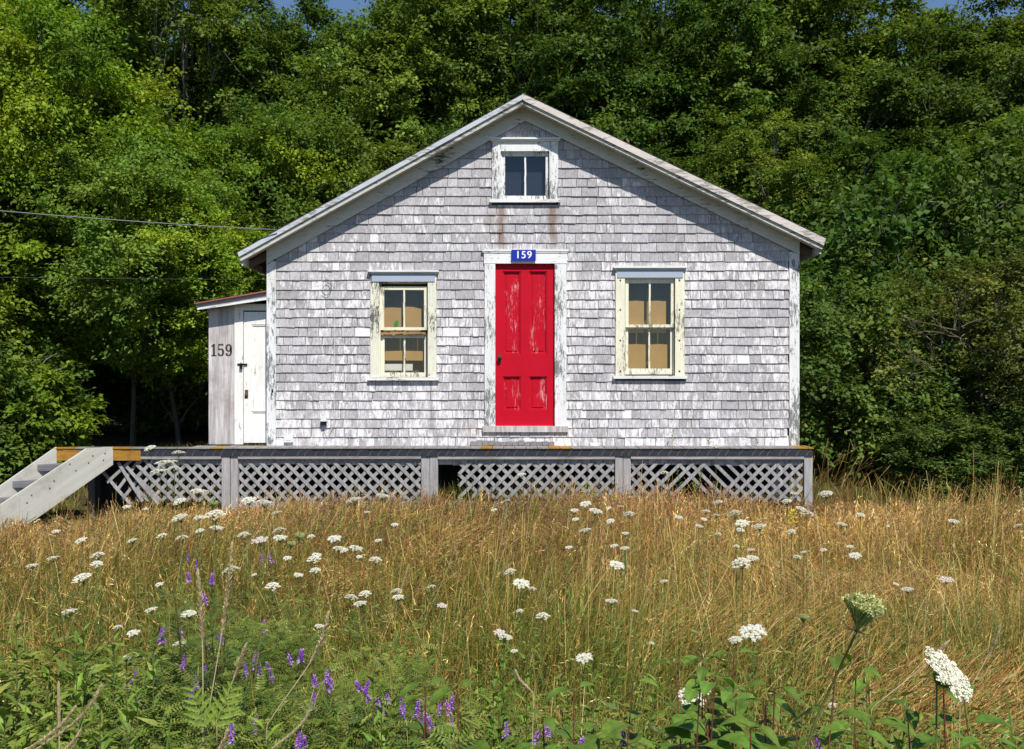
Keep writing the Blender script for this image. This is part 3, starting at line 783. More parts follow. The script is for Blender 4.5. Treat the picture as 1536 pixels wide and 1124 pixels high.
for xx in (-5.3, -4.2, -3.0, -1.0, 1.2, 3.4): mb.box(xx, xx+.1, .1, .2, -.05, ZB-.17)
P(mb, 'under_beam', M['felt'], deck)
mb = MB(); mb.box(X(120, DD), XL, .24, .28, -.2, ZB-.19); mb.box(X(120, DD), XL, -.2, .23, ZB-.16, ZB-.12); P(mb, 'added_dark_backing', M['felt'], deck)  # dark boards added so the crawlspace behind the left lattice stays black
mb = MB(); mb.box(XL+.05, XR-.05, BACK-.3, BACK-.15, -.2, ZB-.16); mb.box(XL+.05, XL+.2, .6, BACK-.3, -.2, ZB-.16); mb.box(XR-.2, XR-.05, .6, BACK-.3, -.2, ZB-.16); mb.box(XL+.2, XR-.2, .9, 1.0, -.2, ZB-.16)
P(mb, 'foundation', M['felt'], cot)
def lattice(px0, px1, py0, py1, first, skip=lambda k, s, u: False, lean=0):
    x0, x1, z0, z1 = X(px0, DD), X(px1, DD), zf(py1), zf(py0); mb = MB(); H = z1-z0; pitch = .149; Wd = x1-x0
    for layer, s in ((0, first), (1, -first)):
        y = DY+.008+layer*.0085
        k = -int(H/pitch)-2
        while k*pitch < Wd+H+pitch:
            # line x = c + s*z'
            c = k*pitch if s > 0 else k*pitch
            a_, b_ = 0., H                                   # z' range
            lo = (0-c)/s; hi = (Wd-c)/s
            if lo > hi: lo, hi = hi, lo
            u0 = max(a_, lo); u1 = min(b_, hi)
            k += 1
            if u1-u0 < .03 or skip(k, layer, c/Wd): continue
            e = random.uniform(-.003, .003)
            p = (x0+c+s*u0+e, y, z0+u0); q = (x0+c+s*u1+e, y+lean*(u1-u0)*.02, z0+u1)
            mb.obox(p, q, .040, .007, (0, 1, 0))
    return P(mb, 'lattice_panel', M['lattice'], deck)
lp = lattice(205, 333, 690, 752, -1)
lattice(358, 632, 690, 752, -1)
lattice(688, 922, 690, 748, 1, lambda k, l, u: l == 1 and u < .08)
lattice(946, 1205, 690, 752, 1, lambda k, l, u: (l == 0 and .27 < u < .44) or (l == 1 and .34 < u < .43))
mb = MB()       # fallen left end of the skirt, strips hanging at odd angles
for (a, b, c, d, yy) in ((176, 694, 215, 752, .02), (190, 700, 240, 756, 0), (172, 728, 200, 756, -.02), (150, 705, 178, 735, .03), (205, 692, 176, 735, .05), (226, 692, 182, 750, .06), (196, 690, 160, 724, .05)):
    mb.obox((X(a, DD), DY+yy, zf(b)), (X(c, DD), DY+yy-.04, zf(d)), .037, .007, (0, 1, 0))
P(mb, 'broken_lattice_strips', M['lattice'], deck)
mb = MB(); mb.box(X(130, DD), X(139, DD), DY+.02, DY+.06, -.05, zf(691)); P(mb, 'post', M['brown_wood'], deck)
mb = MB(); mb.box(X(200, DD), X(206, DD), .25, .3, -.05, zf(691)); P(mb, 'post', M['brown_wood'], deck)

# steps -----------------------------------------------------------------------
A = R(40); ux, uy = -math.sin(A), -math.cos(A)
steps = thing('wooden_steps', 'open wooden steps with pale plank sides at left end of the deck', 'steps', (X(127, DD), DY-.3, 0))
def stringer(xs, y0, prof, lab):
    mb = MB(); n = len(prof); nx, ny = math.cos(A), -math.sin(A); th = .04
    vs = []
    for o_ in (0, th):
        for s, z in prof: vs.append((xs+ux*s+nx*o_, y0+uy*s+ny*o_, z))
    fs = [tuple(range(n)), tuple(range(2*n-1, n-1, -1))]+[(i, i+n, (i+1) % n+n, (i+1) % n) for i in range(n)]
    mb.add(vs, fs); P(mb, 'stringer', M['stringer'], steps, lab)
XS = X(172, DD)-.03; XS2 = X(84, DD)
stringer(XS, DY-.02, [(0, .868), (.32, .868), (1.62, .10), (1.62, -.08), (1.2, -.08), (0, .655)], 'broad pale plank side nearest the lattice')
stringer(XS2, DY-.02, [(0, .868), (1.3, .02), (1.3, -.1), (.95, -.1), (0, .60)], 'left plank side')
for s, z in ((.26, .672), (.54, .497), (.82, .322), (1.08, .15)):
    mb = MB(); xa = XS2+ux*s+.045; xb = XS+ux*s+.004; ya = DY-.02+uy*s
    mb.add([(xa, ya, z-.075), (xb, ya, z-.075), (xb, ya+.24, z-.075), (xa+.15, ya+.24, z-.075), (xa, ya, z), (xb, ya, z), (xb, ya+.24, z), (xa+.15, ya+.24, z)],
           [(0, 3, 2, 1), (4, 5, 6, 7), (0, 1, 5, 4), (1, 2, 6, 5), (2, 3, 7, 6), (3, 0, 4, 7)])
    P(mb, 'tread', M['tread'], steps)
mb = MB()
for s, z in ((.1, .80), (.12, .72), (.25, .78), (.3, .70), (.45, .62), (.52, .70), (.7, .52), (.75, .44), (.95, .38), (1.0, .30)):
    nx, ny = math.cos(A), -math.sin(A); p = Vector((XS+ux*s+nx*.041, DY-.02+uy*s+ny*.041, z)); mb.obox(p, p+Vector((nx, ny, 0))*.004, .014, .014, (0, 0, 1))
P(mb, 'nail_heads', M['rust'], steps)

# wall fittings and wires --------------------------------------------------------
def wire(name, pts, r, mat, lab, cat='cable', n=5):
    mb = MB(); mb.tube(pts, r, n); o = mb.build(name, mat, None, True); tag(o, lab, cat); return o
def sagline(p, q, n, sag):
    p = Vector(p); q = Vector(q); return [p.lerp(q, i/n)-Vector((0, 0, sag*4*(i/n)*(1-i/n))) for i in range(n+1)]
pend = (X(416, D-.3), -.30, Z(345, D-.3))
pst = (X(-620, 9.5), -2.0, Z(248, 9.5))
wire('power_line', sagline(pst, pend, 24, .08), .0062, M['cable'], 'grey service wire running from the left to the roof edge')
hk = (X(492), -.05, Z(420))
wire('thin_wire', sagline((X(-500, 10.4), -1.1, Z(405, 10.4)), hk, 24, .03), .0010, M['cable'], 'hair thin wire reaching the wall hook beside the left window')
loop = [(hk[0]+.06*math.sin(a*.9)*(1-.02*a), -.035-.004*a, hk[2]-.07+.07*math.cos(a*.9)) for a in np.arange(0, 12, .45)]
wire('wire_loop', loop, .0035, M['cable'], 'coiled loop of wire hanging on the wall left of the left window')
wire('conduit_cable', [(X(502)+.004*math.sin(k*1.7), -.026, Z(430)+(Z(628)-Z(430))*k/16) for k in range(17)]+[(X(500), -.035, Z(640)), (X(494), -.045, Z(655)), (X(489), -.04, Z(648)), (X(488), -.03, Z(636))], .0035, M['white_x'], 'pale cable running down the shingles to the small wall box')
mb = MB(); mb.box(-.036, .036, -.06, 0, -.025, .035); mb.box(-.03, .03, -.045, -.0, -.075, -.026, m=1)
o = mb.build('wall_box', [M['plastic'], M['iron']]); o.location = (X(487), -.018, Z(629)); tag(o, 'small grey electrical box low on the shingles', 'electrical box')
mb = MB(); mb.box(-.055, .055, -.03, 0, -.045, .045); mb.box(-.03, .03, -.034, -.0302, -.02, .02); o = mb.build('cover_plate', M['plastic']); o.location = (X(434), -.016, Z(658)); tag(o, 'flat white cover plate at bottom left of the shingled wall', 'cover plate')
mb = MB(); mb.tube([(0, 0, .03), (0, -.03, .03), (0, -.035, 0), (.012, -.035, -.025), (-.006, -.035, -.03), (-.012, -.03, 0), (0, -.01, .02)], .004, 5); mb.box(-.012, .012, -.004, 0, .01, .05)
o = mb.build('iron_hook', M['iron'], None, True); o.location = (X(409.5), -.028, Z(590)); tag(o, 'small iron hook on the left corner board', 'hook')

#VEG#
# ================================================================== vegetation
def vnoise(x, y, s, seed=0):
    r = np.random.default_rng(seed); v = np.zeros_like(x)
    for k in range(7):
        a = r.uniform(0, 6.28); f = r.uniform(.5, 1.6)*s; v = v+np.sin((x*math.cos(a)+y*math.sin(a))*f*6.28+r.uniform(0, 6.28))
    return v/2.6                                   # roughly -1..1
def unit(a): return a/np.maximum(np.linalg.norm(a, axis=-1, keepdims=True), 1e-9)

def leaf_quads(Pp, U, Nn, L, W, col):
    """one folded rhombic leaf per row"""
    S = unit(np.cross(U, Nn)); n = len(Pp)
    mid = Pp+U*(L*.42)[:, None]; f = Nn*(W*.12)[:, None]
    a = Pp; b = mid+S*(W*.5)[:, None]+f; c = Pp+U*L[:, None]-Nn*(L*.1)[:, None]; d = mid-S*(W*.5)[:, None]+f
    V = np.stack([a, b, c, d], 1).reshape(-1, 3); Q = np.arange(n*4).reshape(n, 4)
    return V, Q, np.repeat(col, 4, 0)

def make_tree(seed, H, rad, base, nclu, nleaf, leaf, cols, name, label, cat, trunk_r=.12, lean=0., shape='oval', nstem=1, flat=.32, cl_r=.6):
    """crown from base..H ; clusters of leaves held on limbs"""
    rng = np.random.default_rng(seed); rnd = random.Random(seed)
    root = thing(name, label, cat)
    # cluster centres
    C = []
    while len(C) < nclu:
        u = rng.uniform(-1, 1, 3); r = np.linalg.norm(u)
        if r > 1 or r < .35: continue
        if rng.random() > .25+.75*r*r: continue
        z = (u[2]+1)/2
        if shape == 'oval': k = 1.0
        else: k = 1.0
        hz = base+(H-base)*z
        wob = 1+.22*math.sin(3*math.atan2(u[1], u[0])+seed)+.15*math.sin(5*math.atan2(u[1], u[0])+7*z+seed*2)
        C.append((u[0]*rad*k*wob+lean*z, u[1]*rad*k*wob, hz))
    C = np.array(C)
    if shape == 'bush':                              # fill the skirt down to the ground
        low = C[:, 2] < (base+(H-base)*.35); rr = np.hypot(C[:, 0], C[:, 1])
        sc = np.where(low & (rr > 1e-3), np.minimum(1.9, rad*.85/np.maximum(rr, .2)), 1.); C[:, 0] *= sc; C[:, 1] *= sc
    # limbs
    mb = MB()
    for s_ in range(nstem):
        ang = rnd.uniform(0, 6.28); sp = 0 if nstem == 1 else rnd.uniform(.15, .5)*rad
        n = 7; pts = []; top = H*.86
        for i in range(n+1):
            t = i/n; pts.append(Vector((math.cos(ang)*sp*t+lean*t+.12*math.sin(t*4+seed+s_), math.sin(ang)*sp*t+.12*math.cos(t*5+seed+s_)-.12, -.15+(top+.15)*t)))
        mb.tube(pts, [trunk_r*(1-.8*i/n)*(1.25 if i == 0 else 1) for i in range(n+1)], 7)
        own = C[rng.permutation(len(C))[:min(len(C), 26 if nstem == 1 else 9)]]
        for c in own:
            c = Vector(c); k = max(1, min(n-1, int((c.z*.72)/top*n))); p = pts[k]
            m = p.lerp(c, .5)+Vector((rnd.uniform(-.2, .2), rnd.uniform(-.2, .2), -.12*(c-p).length+rnd.uniform(0, .3)))
            r0 = trunk_r*(1-.8*k/n)*.5
            mb.tube([p, p.lerp(m, .5)+Vector((0, 0, .05)), m, c.lerp(m, .3)+Vector((0, 0, .06)), c], [r0, r0*.75, r0*.5, r0*.3, .006], 5, cap=False)
            for j in range(3):
                q = c+Vector((rnd.uniform(-1, 1), rnd.uniform(-1, 1), rnd.uniform(-.1, .6)))*cl_r
                mb.tube([m.lerp(c, .5), m.lerp(q, .8)+Vector((0, 0, .05)), q], [r0*.3, .008, .004], 4, cap=False)
    mb.build('trunk', M['bark_dark' if name in ('leafy_tree', 'shrub') and H > 5 else 'bark'], root, True)
    # leaves
    per = nleaf//nclu; idx = np.repeat(np.arange(nclu), per); n = len(idx)
    cc = C[idx]; crad = rng.uniform(.5, 1.6, nclu)[idx]*cl_r
    # sprays: sub twigs within each cluster
    nsp = 11; spd = unit(rng.normal(size=(nclu, nsp, 3))*np.array([1, 1, .75])+np.array([0, 0, .12]))
    si = rng.integers(0, nsp, n); dirv = spd[idx, si]; t = rng.beta(1.6, 1.0, n)
    out = unit(cc-np.array([lean*.5, 0, base+(H-base)*.4])); 
    P0 = cc+dirv*(t*crad)[:, None]*np.array([1, 1, flat*2.9])+rng.normal(size=(n, 3))*(.16*cl_r)*np.array([1, 1, .6])
    P0[:, 2] -= .18*t*t*crad
    # orientation: mostly facing up and out
    U = unit(dirv*np.array([1, 1, .4])+rng.normal(size=(n, 3))*.55+np.array([0, 0, -.25]))
    Nn = unit(np.array([0, 0, 1.])+out*.45+rng.normal(size=(n, 3))*.5)
    Nn = unit(Nn-U*(Nn*U).sum(1)[:, None])
    L = leaf*rng.uniform(.65, 1.35, n); W = L*rng.uniform(.5, .8, n)
    cols = np.array(cols); ci = rng.integers(0, len(cols), nclu)[idx]
    col = cols[ci]*(rng.uniform(.75, 1.3, n)[:, None]); col = col*(rng.uniform(.8, 1.2, nclu)[idx])[:, None]
    yel = rng.random(n) < .003; col[yel] = np.array([.28, .25, .04])
    V, Q, Cc = leaf_quads(P0, U, Nn, L, W, col)
    np_mesh('crown', V, Q, Cc, M['leaf'], root)
    return root

DG = [(.072, .130, .026), (.090, .152, .030), (.110, .172, .034)]
MG = [(.110, .180, .030), (.135, .205, .034), (.155, .22, .036)]
YG = [(.16, .255, .024), (.20, .29, .026), (.14, .22, .026), (.26, .33, .03)]
OG = [(.14, .175, .04), (.18, .205, .05), (.11, .155, .035)]
protos = [
    make_tree(21, 12.6, 2.7, 2.2, 190, 85000, .105, DG, 'broadleaf_tree', 'x', 'tree', .16),
    make_tree(22, 12.9, 2.9, 3.2, 195, 85000, .11, MG, 'broadleaf_tree', 'x', 'tree', .17, .6),
    make_tree(23, 12.2, 2.5, 1.6, 185, 85000, .10, DG, 'broadleaf_tree', 'x', 'tree', .14, -.5),
    make_tree(24, 12.7, 2.8, 4.0, 185, 85000, .112, MG, 'broadleaf_tree', 'x', 'tree', .15, .3),
]
alder = [make_tree(31, 6.9, 2.3, 2.0, 140, 75000, .072, YG, 'leafy_tree', 'x', 'tree', .06, .5, 'oval', 1, .35, .48),
         make_tree(32, 6.2, 2.1, 1.5, 130, 70000, .072, YG, 'leafy_tree', 'x', 'tree', .05, -.5, 'oval', 1, .35, .48),
         make_tree(33, 6.6, 2.2, 2.1, 130, 70000, .075, MG, 'leafy_tree', 'x', 'tree', .06, .3, 'oval', 1, .35, .5)]
shrub = [make_tree(41, 2.5, 1.25, .15, 70, 22000, .07, DG, 'shrub', 'x', 'shrub', .03, 0, 'bush', 6, .6, .32),
         make_tree(42, 4.4, 2.0, .2, 140, 60000, .066, OG, 'shrub', 'x', 'shrub', .045, 0, 'bush', 7, .6, .38),
         make_tree(43, 2.0, 1.1, .1, 60, 22000, .09, YG[:3], 'shrub', 'x', 'shrub', .025, 0, 'bush', 6, .6, .30)]
def dead_twigs(px, py, dep, n, lab, seed):
    rnd = random.Random(seed); mb = MB(); o = Vector((0, 0, 0))
    for i in range(n):
        p = Vector((rnd.uniform(-.1, .1), rnd.uniform(-.1, .1), rnd.uniform(-.1, .1))); d = Vector((rnd.uniform(-1, .2), rnd.uniform(-.6, -.1), rnd.uniform(-.1, .55))).normalized(); pts = [p]
        L = rnd.uniform(.35, .9)
        for k in range(5): d = (d+Vector((rnd.uniform(-.3, .3), rnd.uniform(-.15, .15), rnd.uniform(-.2, .25)))).normalized(); pts.append(pts[-1]+d*L/5)
        mb.tube(pts, [.007, .006, .005, .004, .003, .0015], 5)
        for k in (2, 3, 4):
            e = (d+Vector((rnd.uniform(-.8, .8), rnd.uniform(-.4, .4), rnd.uniform(-.6, .8)))).normalized(); mb.tube([pts[k], pts[k]+e*L*.15, pts[k]+e*L*.3+Vector((0, 0, .03))], [.003, .002, .001], 4)
    b = mb.build('dead_branch', M['twig'], None, True); b.location = (X(px, dep), dep-D, Z(py, dep)); tag(b, lab, 'branch', 'bare dead branches')
dead_twigs(1400, 555, 13.9, 9, 'tan dead branches sticking out of the olive shrub', 1)
dead_twigs(1440, 500, 13.6, 7, 'upper dead branch fan on the olive shrub', 2)
dead_twigs(1505, 535, 13.4, 5, 'pale dead branch at the right edge of the olive shrub', 3)
dead_twigs(1130, 260, 21.6, 8, 'pale bare limbs above the right roof slope', 4)
dead_twigs(300, 590, 18.5, 6, 'bare grey twigs in the dark hollow beside the lean-to', 5)
used = set()
def plant(p, px, dep, rz, sc, label, group, zs=1.0, mirror=1):
    if p.name in used: o = copy_tree(p)
    else: o = p; used.add(p.name)
    x = X(px, dep); y = dep-D; o.location = (x, y, float(gz(x, y))-.03); o.rotation_euler = (0, 0, R(rz)); o.scale = (sc, sc, sc*zs)
    o['label'] = label; o['group'] = group; return o
BT = 'tall broadleaf trees behind the cottage'
T = [  # back rows: proto, px, depth, rot, scale, zscale, where
 (1, -70, 27, 20, 1.1, 1.0, 'tall dark tree rising at the far left edge of the wood'),
 (0, 60, 26, 80, 1.05, 1.02, 'tall green tree filling the upper left corner'),
 (2, 190, 27.5, 10, 1.1, 1.0, 'tall dark tree behind the yellow green trees, second from left corner'),
 (3, 300, 25.5, 200, 1.05, 1.0, 'tall tree above the lean-to, crown touching the top of the picture'),
 (0, 395, 27, 300, 1.0, .96, 'tall tree standing left of the small sky gap'),
 (2, 500, 26, 150, 1.05, .97, 'tall tree just right of the small sky gap'),
 (1, 600, 25, 50, 1.0, 1.03, 'tall tree above the left slope of the roof'),
 (3, 705, 26.5, 90, 1.1, 1.02, 'tall tree showing pale limbs left of the roof peak'),
 (0, 800, 25, 220, 1.05, 1.04, 'tall tree directly above the roof peak'),
 (1, 905, 26.5, 130, 1.05, 1.03, 'tall tree right of the roof peak'),
 (2, 1005, 25, 20, 1.1, 1.03, 'tall olive tinted tree above the right roof slope'),
 (3, 1110, 26, 320, 1.0, 1.03, 'tall tree with bare limbs above the right roof slope'),
 (0, 1210, 25, 180, 1.05, .98, 'tall tree above the right eave'),
 (1, 1310, 26.5, 260, 1.05, .92, 'tall tree below the sky sliver right of the eave'),
 (2, 1405, 25, 100, 1.05, .93, 'tall tree with pale trunk above the olive shrub'),
 (3, 1500, 26, 30, 1.0, .93, 'tall tree at the upper right corner below blue sky'),
 (0, 1600, 26, 140, 1.1, 1.0, 'tall tree at the right edge of the wood'),
]
for (k, px, dep, rz, sc, zs, lab) in T: plant(protos[k], px, dep, rz, sc, lab, BT, zs)
k = 0
for px, dep in ((-10, 31), (130, 32), (250, 31), (350, 32), (450, 31.5), (560, 31), (660, 32), (760, 31), (860, 32), (960, 31), (1060, 32), (1160, 31), (1255, 32), (1350, 31), (1450, 32), (1545, 31)):
    pos = ['far left', 'left', 'above the yellow green trees', 'left of the sky gap', 'behind the sky gap', 'right of the sky gap', 'left of the peak', 'over the peak', 'right of the peak', 'over the right roof slope', 'toward the right eave', 'just left of the right eave', 'just right of the right eave', 'over the round shrubs', 'over the olive shrub', 'far right'][k]
    plant(protos[(k*3+1) % 4], px, dep, k*67, 1.12, 'dim rear row tree of the wood, '+pos, 'rear row of trees in the wood', .93 if k not in (4, 13, 14, 15) else .84); k += 1
# lower middle row
for i, (px, dep, pr, sc, zs, lab) in enumerate([
    (420, 22.5, 0, .72, .9, 'mid height dark tree beside the left roof slope'),
    (560, 22, 3, .72, .82, 'mid height tree showing over the left roof slope'),
    (1010, 22, 2, .74, .80, 'mid height tree showing over the right roof slope'),
    (1170, 22, 1, .74, .82, 'mid height tree above the right eave end'),
    (1285, 21, 0, .72, .78, 'mid height tree just right of the cottage'),
    (1400, 22.5, 2, .75, .85, 'mid height tree behind the olive shrub'),
    (1520, 21.5, 3, .72, .85, 'mid height tree at the right edge above the olive shrub')]):
    plant(protos[pr], px, dep, i*53+15, sc, lab, 'mid height trees behind the cottage', zs)
AG = 'yellow green trees left of the cottage'
for i, (px, dep, pr, sc, zs, lab) in enumerate([
    (15, 17.0, 0, 1.12, 1.12, 'tallest yellow green tree at the left edge of the picture'),
    (110, 18.0, 1, 1.1, 1.12, 'yellow green tree second from the left edge'),
    (205, 16.6, 2, .92, .96, 'green tree whose lit crown hangs above the wooden steps'),
    (270, 17.2, 0, .84, .86, 'bright yellow green tree left of the lean-to roof'),
    (345, 19.5, 1, 1.05, 1.06, 'yellow green tree behind the lean-to and left eave'),
    (445, 21, 2, 1.12, 1.02, 'green tree behind the left roof slope'),
    (-90, 16.0, 1, 1.05, 1.0, 'yellow green tree mostly cut off by the left edge')]):
    plant(alder[pr], px, dep, i*71+40, sc, lab, AG, zs)
SG = 'shrubs at the foot of the wood'
for i, (px, dep, pr, sc, zs, lab) in enumerate([
    (22, 13.4, 2, .92, 1.0, 'bright green bush left of the wooden steps'),
    (-60, 13.0, 0, 1.0, .95, 'green bush at the left edge beside the steps'),
    (1265, 15.3, 0, 1.28, .98, 'rounded dark green shrub beside the right corner of the cottage'),
    (1345, 14.8, 0, .95, .80, 'low dark shrub between the round shrub and the olive one'),
    (1462, 14.8, 1, .92, .84, 'big olive green shrub at the right with tan twigs'),
    (1590, 14.5, 1, .95, .88, 'olive green shrub cut by the right edge'),
    (1430, 13.4, 0, .80, .58, 'low dark green bush in front of the olive shrub'),
    (1530, 13.2, 0, .8, .62, 'low green bush at the right edge of the meadow'),
    (1225, 19.5, 0, 1.9, 1.1, 'dark shrub deep in shade behind the right eave'),
    (330, 23, 0, 1.6, 1.0, 'dark understory shrub behind the lean-to'),
    (180, 23.5, 0, 1.7, 1.0, 'dark understory shrub in the hollow behind the steps'),
    (60, 22, 0, 1.8, 1.1, 'dark understory shrub behind the bright bush'),
    (1340, 19, 0, 2.0, 1.1, 'dark understory shrub behind the round shrub'),
    (1500, 19, 0, 2.0, 1.2, 'dark understory shrub behind the olive shrub')]):
    plant(shrub[pr], px, dep, i*83, sc, lab, SG, zs)
for p_ in protos+alder+shrub:
    assert p_.name in used, p_.name
# dim mass closing the wood behind the counted trees
def far_wood():
    rng = np.random.default_rng(5); n = 120000
    x = rng.uniform(-34, 34, n); y = rng.uniform(23, 27, n); z = rng.beta(1.1, 1.3, n)*10.5
    bx = np.round(x*1.2+np.sin(z*2)) ; x = x+rng.normal(size=n)*.3
    Pp = np.stack([x, y, z], 1); U = unit(rng.normal(size=(n, 3))+np.array([0, 0, -.3])); Nn = unit(np.array([0, -.5, 1])+rng.normal(size=(n, 3))*.6)
    L = rng.uniform(.25, .42, n); col = np.array(DG)[rng.integers(0, 3, n)]*rng.uniform(.6, 1.0, n)[:, None]
    V, Q, Cc = leaf_quads(Pp, U, Nn, L, L*.7, col); o = np_mesh('far_woodland', V, Q, Cc, M['leaf'])
    tag(o, 'dim leafy mass of the wood closing off behind the trees', 'woodland', kind='stuff')
far_wood()

# ------------------------------------------------------------------ meadow
def blades(x, y, h, w, lean, bend, c0, c1, seg=3, prof=(1, .92, .62, .08), z0=None, cgam=1.0, lean2=0):
    n = len(x); t = np.linspace(0, 1, seg+1); prof = np.array(prof)
    rot = RNG.uniform(0, math.pi, n); wx = np.cos(rot)*w*.5; wy = np.sin(rot)*w*.35
    lx = np.cos(lean)*bend*h; ly = np.sin(lean)*bend*h
    zb = gz(x, y)-.02 if z0 is None else z0
    V = np.zeros((n, seg+1, 2, 3)); C = np.zeros((n, seg+1, 2, 3))
    for i, ti in enumerate(t):
        k = ti**1.9; cx = x+lx*k; cy = y+ly*k; cz = zb+h*(ti-.28*np.abs(bend)*k*ti)
        for s, q in ((0, -1), (1, 1)):
            V[:, i, s, 0] = cx+q*wx*prof[i]; V[:, i, s, 1] = cy+q*wy*prof[i]; V[:, i, s, 2] = cz
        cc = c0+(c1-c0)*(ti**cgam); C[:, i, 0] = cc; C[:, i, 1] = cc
    b = np.arange(n)[:, None]*(seg+1)*2; Q = []
    for i in range(seg): Q.append(np.concatenate([b+i*2, b+i*2+1, b+i*2+3, b+i*2+2], 1))
    tip = (x+lx, y+ly, zb+h*(1-.28*np.abs(bend)))
    return V.reshape(-1, 3), np.concatenate(Q, 0), C.reshape(-1, 3), tip
class Acc:
    def __init__(s): s.V = []; s.Q = []; s.C = []; s.n = 0
    def add(s, V, Q, C): s.V.append(V); s.Q.append(Q+s.n); s.C.append(C); s.n += len(V)
    def build(s, name, mat): return np_mesh(name, np.concatenate(s.V), np.concatenate(s.Q), np.concatenate(s.C), mat)
def scatter(n, d0, d1, marg=1.2, extra=.8):
    """points in the wedge of ground before the camera, even per area"""
    d = np.sqrt(RNG.uniform(d0*d0, d1*d1, n)); hw = 768/F*d*marg+extra
    return RNG.uniform(-1, 1, n)*hw, d
def inside_house(x, y):
    return ((x > dkx0-.15) & (x < dkx1+.02) & (y > DY-.03) & (y < 1.2)) | ((x > XL-1) & (x < XR+.02) & (y > -.4) & (y < BACK+.3)) | ((x < -4.6) & (x > -6.4) & (y < DY+.1) & (y > DY-1.25) & (x > -5.6+(y+.45)*.8-.3) & (x < -4.6+(y+.45)*.75))
def hcap(d, X_):
    pxx = 768+F*X_/d
    k = .136+.022*np.clip((210-pxx)/90, 0, 1)
    bump_ = (.17*np.exp(-((pxx-800)/110)**2)+.10*np.exp(-((pxx-1090)/90)**2)+.06*np.exp(-((pxx-480)/60)**2)+.05*np.sin(pxx*.09)+.03*np.sin(pxx*.23+1))*np.clip((d-7.5)/2, 0, 1)
    return np.where(d < 11.3, np.clip(1.70-k*d+bump_, .12, .66), np.clip(.16+(d-11.3)*.05, .16, .5))
GREEN = np.array([[.10, .15, .02], [.15, .18, .025], [.07, .12, .018], [.21, .21, .035]])
GOLD = np.array([[.47, .27, .06], [.40, .205, .045], [.56, .37, .11], [.27, .125, .032], [.68, .50, .22], [.34, .215, .05]])
BROWN = np.array([[.24, .105, .04], [.29, .135, .05], [.18, .075, .035]])
def tone(x, y, d):
    return vnoise(x, y, .16, 3)*.6+vnoise(x, y, .5, 4)*.5
